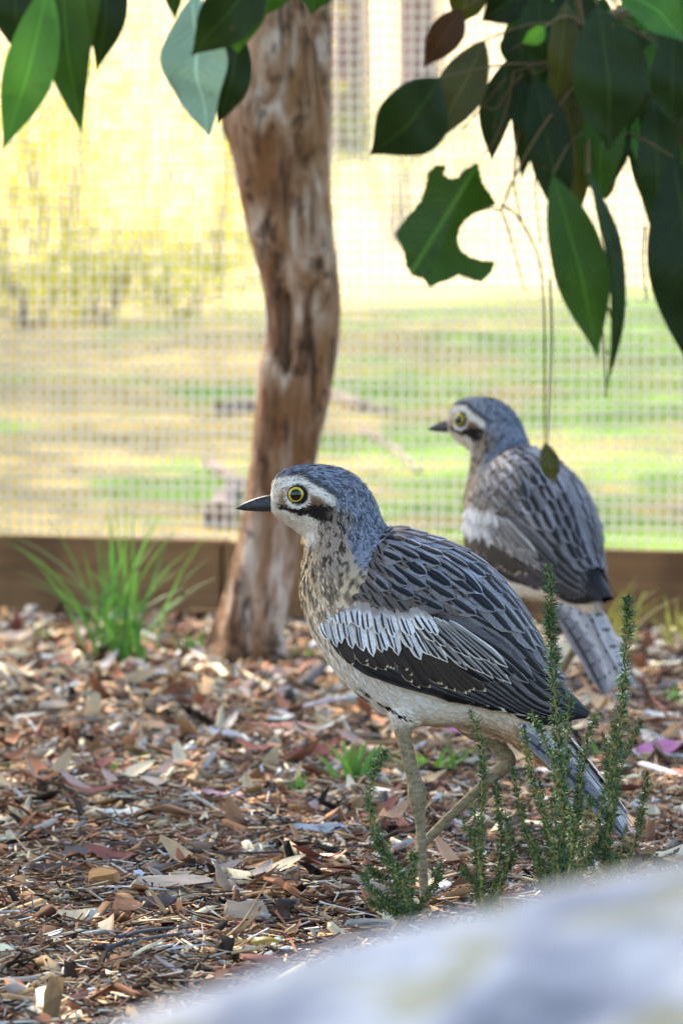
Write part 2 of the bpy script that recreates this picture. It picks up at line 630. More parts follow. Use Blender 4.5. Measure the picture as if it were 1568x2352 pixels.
# ================================================================== TIMBER EDGING AND WIRE FENCE
b = NB('sleeper_timber', 0.85, 0.15)
co = b.coord('Object', (1, 1, 5))
n1 = b.noise(b.coord('Object', (1.2, 8, 22)), 3.0, 5, 0.65)
c = b.mix(n1, srgb(92, 66, 44), srgb(158, 122, 84))
n2 = b.noise(b.coord('Object'), 5.0, 3)
c = b.mix(b.math('MULTIPLY', b.ss(n2, 0.5, 0.7), 0.5), c, srgb(70, 54, 40))
b.base(c)
b.bump(n1, 0.5, 0.004)
M_TIMBER = b.m


def box_bm(x0, x1, y0, y1, z0, z1, bev=0.004):
    bm = bmesh.new()
    bmesh.ops.create_cube(bm, size=1)
    for v in bm.verts:
        v.co = Vector((x0 + (v.co.x + .5) * (x1 - x0), y0 + (v.co.y + .5) * (y1 - y0), z0 + (v.co.z + .5) * (z1 - z0)))
    bmesh.ops.bevel(bm, geom=bm.edges[:], offset=bev, segments=2, affect='EDGES')
    return bm


def bm_mesh(name, bm, mats, smooth=False):
    me = bpy.data.meshes.new(name)
    bm.to_mesh(me)
    bm.free()
    for m in mats:
        me.materials.append(m)
    if smooth:
        me.polygons.foreach_set('use_smooth', np.ones(len(me.polygons), dtype=bool))
    return me


fang = math.atan2(FDIR.y, FDIR.x)
fc = (FA + FB) / 2
edging = bpy.data.objects.new('timber_edging', None)
COL.objects.link(edging)
edging.location = fc
edging.rotation_euler = (0, 0, fang)
tag(edging, 'low brown timber sleeper edging along the foot of the wire fence', 'edging')
for x0, x1, dz in ((-3.0, -0.195, 0.0), (-0.19, 3.0, -0.002)):
    ob('sleeper', bm_mesh('sleeper', box_bm(x0, x1, -0.025, 0.03, -0.05, 0.122 + dz), [M_TIMBER]), edging)

M_WIRE = m_plain('pale_wire', srgb(236, 230, 214), 0.5, 0.4, 0.06)
fence = bpy.data.objects.new('wire_fence', None)
COL.objects.link(fence)
fence.location = fc + FN * -0.055
fence.rotation_euler = (0, 0, fang)
tag(fence, 'pale square wire mesh fence standing behind the timber edging', 'fence')
SP = 0.0187


def wires(horizontal):
    Vs, Fs = [], []
    r = 0.00125
    if horizontal:
        lines = [(z, -2.6, 2.6) for z in np.arange(0.11, 2.1, SP)]
    else:
        lines = [(x, 0.10, 2.1) for x in np.arange(-2.6, 2.6, SP)]
    for q, a, bb in lines:
        m = 28
        ts = np.linspace(a, bb, m)
        ph = random.random() * 6
        base = len(Vs)
        for t in ts:
            wob = 0.0022 * math.sin(t * 5 + ph) + random.gauss(0, 0.0005)
            if horizontal:
                p = (t, -0.0005, q + wob + 0.004 * math.sin(t * 1.7))
                off = ((0, -r, -r), (0, r, -r), (0, r, r), (0, -r, r))
            else:
                p = (q + wob, 0.002, t)
                off = ((-r, -r, 0), (r, -r, 0), (r, r, 0), (-r, r, 0))
            for d in off:
                Vs.append((p[0] + d[0], p[1] + d[1], p[2] + d[2]))
        for i in range(m - 1):
            for k in range(4):
                Fs.append((base + 4 * i + k, base + 4 * i + (k + 1) % 4, base + 4 * i + 4 + (k + 1) % 4, base + 4 * i + 4 + k))
    return mesh_np('wires', Vs, Fs, [M_WIRE], True)


ob('horizontal_wires', wires(True), fence, kind='stuff')
ob('vertical_wires', wires(False), fence, kind='stuff')
M_POST = m_plain('grey_steel', srgb(112, 108, 110), 0.5, 0.5, 0.2)
for px in (-0.68, 1.75, -2.4):
    Vt, Ft = tube([(px, 0.03, -0.2), (px, 0.03, 1.1), (px, 0.03, 2.25)], 0.022, 14)
    ob('post', pydata('post', Vt, Ft, [M_POST]), fence)
Vt, Ft = tube([(-2.6, 0.03, 2.12), (0, 0.03, 2.12), (2.6, 0.03, 2.12)], 0.017, 12)
ob('top_rail', pydata('top_rail', Vt, Ft, [M_POST]), fence)

# ================================================================== GUM TREE
TY = 11.92
edges = [(1560, 436, 668), (1515, 456, 652), (1485, 468, 648), (1440, 485, 652), (1370, 511, 668), (1300, 530, 683), (1240, 546, 694), (1150, 563, 705), (1050, 576, 727),
         (980, 584, 744), (900, 590, 760), (860, 592, 767), (835, 594, 771), (800, 604, 776), (740, 613, 779), (680, 605, 781), (620, 592, 777), (560, 575, 771),
         (480, 556, 764), (400, 542, 757), (340, 527, 753), (285, 510, 750), (240, 512, 745), (200, 523, 740), (150, 533, 734), (90, 541, 724), (30, 552, 712), (-60, 560, 700),
         (-200, 560, 690), (-500, 545, 670), (-1000, 520, 640), (-1700, 520, 620)]
ek = crom(edges, 150)
NS = 48
V = []
for q, (yy_, xl, xr) in enumerate(ek):
    a = P(xl, yy_, TY)
    bq = P(xr, yy_, TY)
    c = (a + bq) / 2
    r = (bq.x - a.x) / 2
    flare = max(0, (yy_ - 1420) / 80)
    for k in range(NS):
        an = 2 * math.pi * k / NS
        d = Vector((math.cos(an), math.sin(an), 0))
        # an = -90 deg faces the camera
        nv = noise.noise(Vector((d.x * 1.6, d.y * 1.6, c.z * 2.2)))
        n2 = noise.noise(Vector((d.x * 5, d.y * 5, c.z * 5 + 9)))
        n3 = noise.noise(Vector((d.x * 12, d.y * 12, c.z * 9 + 4)))
        side = abs(d.x)
        rr = r * (1 + (1 - side) * 0.22 * nv + 0.07 * n2 * (1 - 0.5 * side) + 0.035 * n3)
        rr *= 1 + 0.15 * flare * max(0, math.sin(an * 3 + 1))
        p = Vector((c.x, c.y, c.z)) + Vector((d.x * rr, d.y * rr * 0.95, 0))
        # crack
        front = -d.y
        xpix = CX + (p.x) / TY * F
        if front > 0.2:
            ck = math.exp(-((xpix - (661 - 0.02 * (yy_ - 700))) / 7.5) ** 2) * sstep(660, 700, yy_) * (1 - sstep(830, 870, yy_))
            p.y += 0.035 * ck
            kn = math.exp(-((xpix - 722) / 26) ** 2 - ((yy_ - 612) / 30) ** 2)
            p.y -= 0.022 * kn
            kh = math.exp(-((xpix - 724) / 9) ** 2 - ((yy_ - 612) / 11) ** 2)
            p.y += 0.03 * kh
            for hx, hy, hr in ((700, 370, 10), (712, 350, 8), (600, 205, 26), (560, 150, 22), (655, 590, 9), (745, 560, 10)):
                p.y += 0.014 * math.exp(-((xpix - hx) ** 2 + (yy_ - hy) ** 2) / hr ** 2)
        V.append(p)
b = NB('gum_bark', 0.85, 0.15)
n1 = b.noise(b.coord('Object', (1, 1, 0.2)), 26, 6, 0.7, 0.5)
n2 = b.noise(b.coord('Object', (1, 1, 0.4)), 8, 4, 0.6, 0.8)
n3 = b.noise(b.coord('Object', (1, 1, 0.1)), 70, 4, 0.65, 0.4)
n4 = b.noise(b.coord('Object', (1, 1, 0.6)), 30, 4, 0.6, 0.3)
c = b.ramp(n1, [(0.35, srgb(46, 31, 22)), (0.44, srgb(122, 88, 64)), (0.53, srgb(170, 138, 112)), (0.63, srgb(212, 194, 176))])
c = b.mix(b.math('MULTIPLY', b.ss(n2, 0.47, 0.60), 0.85), c, b.mix(n4, srgb(92, 60, 36), srgb(160, 114, 72)))
c = b.mix(b.math('MULTIPLY', b.ss(n4, 0.58, 0.66), 0.7), c, srgb(52, 36, 27))
c = b.mix(b.math('MULTIPLY', b.ss(n3, 0.55, 0.64), 0.7), c, srgb(36, 25, 20))
b.base(c)
b.bump(n1, 1.0, 0.02)
M_BARK = b.m
tree = bpy.data.objects.new('gum_tree', None)
COL.objects.link(tree)
tree.location = P(556, 1511, TY)
tag(tree, 'gnarled leaning gum tree trunk with peeling bark behind the birds', 'tree')
T0 = Vector(tree.location)


def local(Vs, root):
    o = Vector(root.location)
    return [Vector(v) - o for v in Vs]


Fq = grid_faces(len(ek), NS, True)
ob('trunk', pydata('trunk', local(V, tree), Fq, [M_BARK]), tree)


def limb(pts, r, parent, name='limb', n=12, sub=6):
    k = crom([(*p, q) for p, q in zip(pts, r)], (len(pts) - 1) * sub + 1)
    Vt, Ft = tube([Vector(q[:3]) for q in k], [q[3] for q in k], n)
    for i, v in enumerate(Vt):
        Vt[i] = v + Vector((1, 1, 0)) * 0.12 * k[min(i // n, len(k) - 1)][3] * noise.noise(v * 9)
    return ob(name, pydata(name, local(Vt, parent), Ft, [M_BARK]), parent)


top = P(575, -1600, TY)
# darker second stem behind on the right
limb([P(700, 520, TY + 0.05), P(722, 320, TY + 0.09), P(726, 150, TY + 0.14), P(735, -60, TY + 0.2), P(760, -700, TY + 0.3), P(850, -2200, TY + 0.3)],
     [0.035, 0.026, 0.0225, 0.021, 0.02, 0.02], tree)
limb([top, Vector((-0.5, 11.6, 2.7)), Vector((-1.4, 10.8, 3.4)), Vector((-2.4, 9.6, 4.4))], [0.06, 0.055, 0.05, 0.03], tree)
limb([top, Vector((-0.05, 11.2, 2.6)), Vector((0.25, 9.2, 2.65)), Vector((0.3, 7.4, 2.3)), Vector((0.2, 6.2, 2.15)), Vector((-0.3, 6.0, 2.1))], [0.055, 0.045, 0.035, 0.026, 0.016, 0.008], tree)
limb([top, Vector((-0.4, 13.0, 2.9)), Vector((-1.0, 14.2, 3.8)), Vector((-1.6, 15.2, 4.8))], [0.06, 0.05, 0.04, 0.03], tree)


def leaf_cloud(n, centers, rad, size, asp=0.26):
    """n lanceolate leaf faces (6 verts, 2 quads) through ellipsoidal clumps"""
    centers = np.asarray(centers, float)
    ci = rng.integers(0, len(centers), n)
    d = rng.normal(size=(n, 3))
    d /= np.linalg.norm(d, axis=1)[:, None]
    p = centers[ci] + d * (rng.random(n) ** 0.45)[:, None] * np.asarray(rad)[ci % len(rad)]
    ax = rng.normal(size=(n, 3))
    ax[:, 2] -= 0.9
    ax /= np.linalg.norm(ax, axis=1)[:, None]
    q = np.cross(ax, rng.normal(size=(n, 3)))
    q /= np.linalg.norm(q, axis=1)[:, None]
    L = size * rng.uniform(0.7, 1.3, n)[:, None]
    Wd = L * asp * 0.5
    nr = np.cross(ax, q)
    v = np.stack([p, p + ax * L * .38 + q * Wd, p + ax * L * .38 - q * Wd, p + ax * L * .7 + q * Wd * .8 + nr * L * .06, p + ax * L * .7 - q * Wd * .8 + nr * L * .06, p + ax * L + nr * L * .14], 1)
    f = np.array([[0, 1, 2, 2], [1, 3, 4, 2], [3, 5, 4, 4]])
    base = (np.arange(n) * 6)[:, None]
    F1 = np.concatenate([base + np.array([[0, 2, 1]]), base + np.array([[1, 2, 4]]), base + np.array([[1, 4, 3]]), base + np.array([[3, 4, 5]])])
    return v.reshape(-1, 3), F1


def m_leaf(name, c1, c2, transl=0.35, rough=0.4):
    b = NB(name, rough, 0.4)
    nz = b.noise(b.coord(), 30, 3)
    c = b.mix(b.rand(), c1, c2)
    c = b.mix(b.math('MULTIPLY', nz, 0.5), c, tuple(x * 0.6 for x in c1))
    b.base(c)
    add_transl(b, b.mix(0.5, c, (c2[0] * 1.2, c2[1] * 1.3, c2[2] * 0.5)), transl)
    return b.m


M_CROWN = m_leaf('crown_leaf', srgb(58, 78, 40), srgb(82, 104, 52), 0.25)
cc, cr = [], []  # unseen crown, clumps laid out towards the sun to shade the enclosure
for gx in np.arange(-2.0, 2.3, 0.85):
    for gy in np.arange(1.2, 12.0, 0.85):
        h = rng.uniform(3.3, 5.4)
        q = sdir / sdir.z * h
        cc.append((gx + rng.uniform(-.3, .3) + q.x, gy + rng.uniform(-.3, .3) + q.y, h))
        cr.append((0.75, 0.75, 0.45))
near = [i for i, q in enumerate(cc) if q[1] - sdir.y / sdir.z * q[2] < 9.3]
farc = [i for i in range(len(cc)) if i not in near]
Va_, Fa_ = leaf_cloud(40000, [cc[i] for i in near], np.array(cr), 0.17)
Vb_, Fb_ = leaf_cloud(7000, [cc[i] for i in farc], np.array(cr), 0.17)
V = np.vstack([Va_, Vb_])
F1 = np.vstack([Fa_, Fb_ + len(Va_)])
V = V - np.array(T0)
ob('crown', mesh_np('crown', V, F1, [M_CROWN]), tree, kind='stuff')

# ================================================================== BACKGROUND TREES AND SHRUBS
M_SHRUB = m_leaf('shrub_leaf', srgb(146, 148, 54), srgb(194, 182, 90), 0.5, 0.6)
M_FARLEAF = m_leaf('far_leaf', srgb(96, 110, 60), srgb(140, 148, 84), 0.3, 0.6)
M_FARBARK = m_plain('far_bark', srgb(132, 112, 106), 0.9, 0.1, 0.35, 3)


def shrub(px, Y, hgt, wid, label, n=900, mat=None, leaf=0.09):
    x = (px - CX) / F * Y
    z = terrain_z(x, Y)
    root = bpy.data.objects.new('shrub', None)
    COL.objects.link(root)
    root.location = (x, Y, z)
    tag(root, label, 'shrub', 'shrubs beyond the fence')
    cs = [(rng.uniform(-1, 1) * wid * .35, rng.uniform(-1, 1) * wid * .35, hgt * rng.uniform(.25, .8)) for _ in range(9)]
    V, F1 = leaf_cloud(n, cs, np.array([(wid * .4, wid * .4, hgt * .36)] * 9), leaf)
    ob('foliage', mesh_np('foliage', V, F1, [mat or M_SHRUB]), root, kind='stuff')
    for k in range(4):
        e = Vector(cs[k])
        Vt, Ft = tube([Vector((0.02 * k, 0, -0.1)), e * 0.5 + Vector((0.03, 0, 0)), e], [0.02, 0.014, 0.006], 7)
        ob('stem', pydata('stem', Vt, Ft, [M_FARBARK]), root)


def far_tree(px, Y, rad, label, lean=0.0, hgt=9.0, crown_z=4.5):
    x = (px - CX) / F * Y
    z = terrain_z(x, Y)
    root = bpy.data.objects.new('background_tree', None)
    COL.objects.link(root)
    root.location = (x, Y, z)
    tag(root, label, 'tree', 'trees standing far beyond the fence')
    pts = [Vector((0, 0, -0.3)), Vector((lean * .2, 0, hgt * .25)), Vector((lean * .6, 0.1, hgt * .5)), Vector((lean, 0, hgt))]
    Vt, Ft = tube(pts, [rad * 1.25, rad, rad * .85, rad * .4], 14)
    ob('trunk', pydata('trunk', Vt, Ft, [M_FARBARK]), root)
    for k in range(3):
        a = Vector((lean * .6, .1, hgt * .5))
        e = Vector((rng.uniform(-2, 2), rng.uniform(-2, 2), hgt * rng.uniform(.75, 1)))
        Vt, Ft = tube([a, (a + e) / 2 + Vector((0, 0, .4)), e], [rad * .5, rad * .35, rad * .12], 9)
        ob('limb', pydata('limb', Vt, Ft, [M_FARBARK]), root)
    cs = [(rng.uniform(-2.4, 2.4) + lean, rng.uniform(-2.4, 2.4), hgt * .5 + crown_z * rng.uniform(0.35, 1.2)) for _ in range(12)]
    V, F1 = leaf_cloud(2600, cs, np.array([(1.0, 1.0, .6)] * 12), 0.26)
    ob('crown', mesh_np('crown', V, F1, [M_FARLEAF]), root, kind='stuff')


shrub(110, 41, 1.5, 0.8, 'tall olive green shrub beyond the fence, standing apart from the leaning trunk', 650)
shrub(300, 54, 2.2, 2.4, 'broad loose yellow green shrub farthest back beyond the fence', 1100)
shrub(20, 47, 1.3, 1.4, 'loose yellow green shrub beside the tall olive shrub beyond the fence', 600)
shrub(405, 36, 0.5, 0.9, 'low sprawling brownish shrub beyond the fence near the trunk', 420)
shrub(215, 35, 0.4, 0.7, 'small bright green shrub beyond the fence', 320)
shrub(330, 43, 0.8, 1.2, 'middling yellow shrub in front of the broad loose shrub beyond the fence', 500)
shrub(480, 48, 1.5, 1.0, 'thin pale shrub beyond the fence, half hidden by the leaning trunk', 450)
shrub(60, 34, 0.35, 0.8, 'ground hugging pale shrub beyond the fence', 300)
shrub(900, 60, 1.2, 1.6, 'pale shrub under the broad far trunk beyond the fence', 700, M_FARLEAF)
far_tree(795, 108, 0.26, 'broad pale brown trunk of a tree far beyond the fence', 0.2)
far_tree(965, 125, 0.32, 'thick grey trunk of a tree far behind the hanging leaves', -0.2)
# tree added out of view, its crown laid out to shade the near lawn
shade = bpy.data.objects.new('added_shade_tree', None)
COL.objects.link(shade)
shade.location = (-5.2, 27.0, 0)
tag(shade, 'unseen broad tree added beside the lawn to shade it beyond the fence', 'tree')
tk = [Vector((0, 0, -.3)), Vector((.15, 0, 2)), Vector((.1, .3, 4)), Vector((.4, .8, 6.2))]
Vt, Ft = tube(tk, [.34, .27, .22, .12], 16)
ob('trunk', pydata('trunk', Vt, Ft, [M_FARBARK]), shade)
cc, cr = [], []
for gx in np.arange(-3.0, 3.4, 1.5):
    for gy in np.arange(14.2, 37.5, 1.5):
        h = rng.uniform(5.0, 8.0)
        q = sdir / sdir.z * h
        cc.append((gx + rng.uniform(-.6, .6) + q.x + 5.2, gy + rng.uniform(-.6, .6) + q.y - 27.0, h))
        cr.append((1.1, 1.1, 0.6))
V, F1 = leaf_cloud(44000, cc, np.array(cr), 0.2)
ob('crown', mesh_np('crown', V, F1, [M_FARLEAF]), shade, kind='stuff')
for k in range(0, len(cc), 9):
    e = Vector(cc[k])
    Vt, Ft = tube([tk[2], (tk[2] + e) / 2 + Vector((0, 0, .5)), e], [.11, .07, .03], 8)
    ob('limb', pydata('limb', Vt, Ft, [M_FARBARK]), shade)

# ================================================================== BIRDS
SC = 8.0 / F                     # metres per photo unit at the near bird
BX, BZ = 860.0, 2088.0           # bird origin in photo units


def L3(x, y, z):
    """bird side-view units (x right, y away, z photo row) -> local metres"""
    return np.array([(x - BX) * SC, y * SC, (BZ - z) * SC])


# stations: top x,z  bottom x,z  half width
BODY = [(621, 1130, 619, 1170, 12), (629, 1099, 640, 1187, 33), (655, 1074, 668, 1207, 47), (705, 1063, 690, 1223, 54), (768, 1067, 702, 1240, 55),
        (818, 1090, 698, 1270, 58), (856, 1135, 690, 1318, 72), (882, 1198, 691, 1370, 92), (918, 1228, 707, 1425, 116), (974, 1246, 737, 1490, 130),
        (1038, 1272, 779, 1550, 136), (1092, 1310, 838, 1604, 132), (1136, 1358, 900, 1643, 120), (1176, 1412, 985, 1664, 106), (1222, 1465, 1085, 1668, 90),
        (1250, 1530, 1150, 1690, 66), (1278, 1590, 1205, 1730, 42), (1310, 1650, 1262, 1765, 24)]
NB_T, NB_A = 90, 44


def body_loft():
    K = crom(BODY, NB_T)
    V, T = [], []
    for i, (tx, tz, bx_, bz_, hw) in enumerate(K):
        c = np.array([(tx + bx_) / 2, (tz + bz_) / 2])
        h = np.array([tx, tz]) - c
        for k in range(NB_A):
            a = 2 * math.pi * k / NB_A
            ca, sa = math.cos(a), math.sin(a)
            e = 0.92
            q = c + h * (math.copysign(abs(ca) ** e, ca))
            y = hw * math.copysign(abs(sa) ** e, sa) * (1 - 0.10 * ca)
            V.append(L3(q[0], y, q[1]))
        # loft tangent for feather flow
    Fq = grid_faces(NB_T, NB_A, True)
    Fq.append(tuple(range(NB_A))[::-1])
    Fq.append(tuple((NB_T - 1) * NB_A + k for k in range(NB_A)))
    return V, Fq


def leg_chain(pts):
    """pts (x, y, z, r)"""
    k = crom(pts, (len(pts) - 1) * 6 + 1)
    return tube([Vector(L3(q[0], q[1], q[2])) for q in k], [max(q[3], 1.5) * SC for q in k], 14)


def toe(p0, p1, r=6):
    a, b_ = np.array(p0, float), np.array(p1, float)
    m = a * 0.5 + b_ * 0.5
    m[2] -= 7
    return leg_chain([(*a, r), (*m, r * 0.95), (*(a * .15 + b_ * .85), r * .8), (*b_, r * .35)])


NEAR_LEG = [(935, -40, 1600, 52), (928, -44, 1648, 36), (924, -46, 1672, 21), (935, -47, 1725, 17.5), (950, -48, 1785, 17), (957, -48, 1812, 24), (958, -48, 1838, 20.5), (964, -48, 1880, 13), (969, -47, 1960, 12), (973, -46, 2040, 12), (974, -46, 2080, 12.5)]
FAR_LEG = [(1060, 45, 1610, 62), (1100, 48, 1665, 42), (1132, 50, 1695, 26), (1150, 50, 1722, 20), (1166, 50, 1745, 20), (1160, 50, 1762, 19), (1110, 50, 1806, 13), (1040, 50, 1872, 12), (985, 50, 1928, 12), (962, 50, 1950, 12.5)]
FAR_TOES = [((962, 50, 1950), (946, 34, 2040)), ((962, 50, 1950), (938, 52, 2052)), ((962, 50, 1950), (950, 70, 2030))]
NEAR_TOES = [((974, -46, 2078), (905, -92, 2084)), ((974, -46, 2078), (888, -40, 2084)), ((974, -46, 2078), (920, 0, 2084))]


def vnoise(p, sc):
    return noise.noise(Vector(p) * sc)


def mixc(a, b_, t):
    return a * (1 - t) + b_ * t


C_CROWN = np.array(srgb(134, 140, 154))
C_CROWN_D = np.array(srgb(52, 56, 68))
C_WHITE = np.array(srgb(228, 220, 206))
C_BUFF = np.array(srgb(196, 164, 124))
C_DARK = np.array(srgb(38, 31, 29))
C_BROWN = np.array(srgb(104, 76, 56))
C_BELLY = np.array(srgb(248, 240, 226))
C_BREAST = np.array(srgb(208, 184, 150))
C_NECKG = np.array(srgb(168, 152, 134))
C_LEG = np.array(srgb(150, 137, 108))
C_RUFOUS = np.array(srgb(196, 150, 96))


def seg_d(x, z, pts):
    """distance to a polyline and the parameter along it"""
    best, bt = 1e9, 0
    for i in range(len(pts) - 1):
        ax, az = pts[i]
        bx_, bz_ = pts[i + 1]
        dx, dz = bx_ - ax, bz_ - az
        t = max(0, min(1, ((x - ax) * dx + (z - az) * dz) / (dx * dx + dz * dz)))
        d = math.hypot(x - ax - t * dx, z - az - t * dz)
        if d < best:
            best, bt = d, (i + t) / (len(pts) - 1)
    return best, bt


BROW = [(626, 1118), (640, 1106), (665, 1097), (695, 1100), (722, 1118), (748, 1132), (766, 1140)]
CROWNLINE = [(622, 1108), (640, 1092), (665, 1086), (695, 1086), (722, 1104), (752, 1120), (775, 1133)]
MASK = [(638, 1157), (668, 1165), (698, 1166), (730, 1168), (756, 1174), (776, 1184)]


def plumage(x, y, z, leg=False):
    """colour of the bird at side-view point (x, y, z)"""
    ay = abs(y)
    n1 = vnoise((x, y, z), 0.11)
    n2 = vnoise((x + 90, y, z), 0.045)
    if leg:
        t = sstep(1640, 1680, z)
        c = mixc(C_BELLY * 0.95, C_LEG, t)
        return c * (0.88 + 0.5 * vnoise((x * .3, y * .3, z), 0.2) + .3 * vnoise((x, y, z * .4), .3))
    # trunk: breast to belly
    streak = sstep(0.05, 0.2, vnoise((x * 1.3, y * 1.3, z * 0.55), 0.075) + 0.05)
    breast = mixc(mixc(C_BREAST, C_BELLY, sstep(1330, 1500, z) * 0.7 + 0.2 * n2), C_DARK, streak * (1 - sstep(1440, 1530, z)) * (0.35 + 0.65 * sstep(1490, 1250, z)))
    belly = mixc(C_BELLY, C_BUFF, sstep(1600, 1680, z) * 0.45 + 0.25 * sstep(1040, 1150, x))
    c = mixc(breast, belly, sstep(1480, 1570, z + (x - 740) * 0.35))
    for pts, wd in (([(805, 1580), (832, 1596)], 3.2), ([(858, 1600), (905, 1628), (938, 1644)], 2.2), ([(780, 1556), (800, 1577)], 3), ([(842, 1622), (866, 1641)], 2.4), ([(752, 1518), (764, 1538)], 3.0), ([(820, 1572), (836, 1582)], 2.5)):
        d, _ = seg_d(x, z, pts)
        c = mixc(c, C_DARK, 1 - sstep(wd * .5, wd * 1.8, d))
    # vent and thigh
    c = mixc(c, C_RUFOUS, sstep(1120, 1200, x) * sstep(1640, 1700, z) * .7)
    # neck side
    neck_t = sstep(1275, 1225, z + (x - 760) * 0.05)
    streak2 = sstep(0.0, 0.25, vnoise((x * 1.2, y, z * 0.8), 0.085))
    neck = mixc(C_NECKG, C_DARK, streak2 * 0.88)
    neck = mixc(neck, C_BUFF, sstep(750, 705, x) * .6)
    up = mixc(c, neck, sstep(1370, 1280, z) * sstep(702, 748, x))
    c = up
    # head
    head = sstep(1262, 1222, z - max(0, (x - 760)) * 0.75)
    throat_line = 1180 + max(0, (x - 640)) * 0.45
    hcol = mixc(C_BUFF * .8, C_WHITE, 0.35 + 0.5 * n1 + .35 * sstep(1150, 1175, z))                                 # face
    d, _ = seg_d(x, z, BROW)
    hcol = mixc(hcol, C_WHITE * 1.04, 1 - sstep(8, 14, d))
    # warm brown between brow and cheek
    hcol = mixc(hcol, C_BROWN * 1.2, (1 - sstep(9, 19, math.hypot((x - 720) / 1.9, z - 1147))) * .9)
    hcol = mixc(hcol, C_BROWN, (1 - sstep(6, 17, math.hypot((x - 655) * .8, z - 1140))) * .75)
    # dark cheek mask
    d, t = seg_d(x, z, MASK)
    wd = 5 + 19 * sstep(.2, .8, t)
    hcol = mixc(hcol, C_DARK, 1 - sstep(wd * .75, wd * 1.25, d + 4 * n1))
    d, _ = seg_d(x, z, [(628, 1151), (650, 1156), (664, 1154)])
    hcol = mixc(hcol, C_DARK, (1 - sstep(3, 7, d)) * .85)
    # throat and chin
    thr = sstep(throat_line - 4, throat_line + 12, z) * (1 - sstep(728, 765, x + 6 * n1))
    hcol = mixc(hcol, C_WHITE * 1.02, thr)
    nk = sstep(716, 738, x + 7 * n1) * sstep(1184, 1202, z + 4 * n1)
    hcol = mixc(hcol, mixc(neck, C_DARK, .25 * streak2), nk)
    # nape and crown
    cs = sstep(0.05, 0.3, vnoise((x * .55, y * 1.5, z * 1.5), 0.16))
    crown = mixc(C_CROWN * (1 + .25 * n1), C_CROWN_D, .8 * cs)
    line = np.interp(x, [p[0] for p in CROWNLINE], [p[1] for p in CROWNLINE])
    cr_ = sstep(line + 3, line - 4, z)
    back = sstep(762, 776, x + 7 * n1 - 0.35 * max(0, z - 1150))
    cr_ = max(cr_, back)
    dl, _ = seg_d(x, z, [(p[0], p[1] - 4) for p in CROWNLINE[2:]])
    hcol = mixc(hcol, crown, cr_)
    hcol = mixc(hcol, C_CROWN_D * .7, (1 - sstep(4, 9, dl)) * .7)
    # forehead is pale
    hcol = mixc(hcol, C_WHITE * .95, sstep(642, 628, x) * sstep(1085, 1100, z) * .8)
    # dark rear cheek fades to the streaked neck
    rc = (1 - sstep(16, 44, math.hypot((x - 782), (z - 1190) * .9)))
    hcol = mixc(hcol, mixc(C_NECKG * .8, C_DARK, streak2), rc * .75)
    # eye surround
    de = math.hypot(x - 681, z - 1130)
    low = sstep(1122, 1142, z)
    hcol = mixc(hcol, C_WHITE * 1.05, (1 - sstep(29, 33, de)) * low)
    hcol = mixc(hcol, C_DARK * .8, 1 - sstep(23, 26.5, math.hypot(x - 684.5, z - 1130)))
    return mixc(c, hcol, head)


def smoothmesh(V, Fq_list, voxel, deform):
    me = bpy.data.meshes.new('tmp')
    me.from_pydata(V, [], Fq_list)
    o = bpy.data.objects.new('tmp', me)
    COL.objects.link(o)
    md = o.modifiers.new('r', 'REMESH')
    md.mode = 'VOXEL'
    md.voxel_size = voxel
    sm = o.modifiers.new('s', 'SMOOTH')
    sm.factor = 0.5
    sm.iterations = 5
    dg = bpy.context.evaluated_depsgraph_get()
    dg.update()
    res = bpy.data.meshes.new_from_object(o.evaluated_get(dg))
    bpy.data.objects.remove(o)
    bpy.data.meshes.remove(me)
    return res


def deformer(yaw):
    c, s = math.cos(yaw), math.sin(yaw)
    px, = ((795 - BX) * SC,)

    def f(P_):
        P_ = np.array(P_, float).reshape(-1, 3)
        if yaw == 0:
            return P_
        x = P_[:, 0] / SC + BX
        z = BZ - P_[:, 2] / SC
        wgt = sstep(1300, 1200, z) * sstep(920, 868, x)
        a = yaw * wgt
        dx, dy = P_[:, 0] - px, P_[:, 1]
        Q = P_.copy()
        Q[:, 0] = px + dx * np.cos(a) - dy * np.sin(a)
        Q[:, 1] = dx * np.sin(a) + dy * np.cos(a)
        return Q
    return f


# ---------- wing chart
WING = [(795, 1246, 738, 1372, 58), (876, 1225, 748, 1440, 104), (924, 1219, 775, 1490, 129), (978, 1235, 820, 1525, 145), (1042, 1258, 880, 1553, 153),
        (1100, 1292, 950, 1575, 149), (1150, 1340, 1020, 1592, 139), (1190, 1394, 1085, 1605, 124), (1226, 1458, 1145, 1622, 103), (1258, 1522, 1200, 1638, 78),
        (1296, 1572, 1265, 1648, 52), (1356, 1634, 1345, 1646, 24)]
WK = np.asarray(WING, float)
WK = np.vstack([2 * WK[0] - WK[1], WK, 2 * WK[-1] - WK[-2]])
PHI = R(112)


def wing_p(t, v):
    t = max(-0.3, min(11.3, t))
    i = max(0, min(10, int(math.floor(t))))
    tx, tz, lx, lz, hw = crom_at(WK, i, t - i)
    ph = max(0.02, v * PHI) if v >= 0 else v * PHI
    f = (1 - math.cos(ph)) / (1 - math.cos(PHI))
    y = -hw * math.copysign(abs(math.sin(ph)) ** 0.85, math.sin(ph))
    return L3(tx + (lx - tx) * f, y, tz + (lz - tz) * f)


def wing_n(t, v):
    e = 0.03
    a = wing_p(t + e, v) - wing_p(t - e, v)
    b_ = wing_p(t, v + e) - wing_p(t, v - e)
    n = np.cross(a, b_)
    n /= np.linalg.norm(n) + 1e-12
    if n[1] > 0.0 and v > 0.15:
        n = -n
    if v <= 0.15 and n[2] < 0:
        n = -n
    return n


_gt = np.linspace(-0.3, 11.3, 117)
_gv = np.linspace(0.02, 1.08, 61)
_G = np.array([[wing_p(t, v) for v in _gv] for t in _gt])


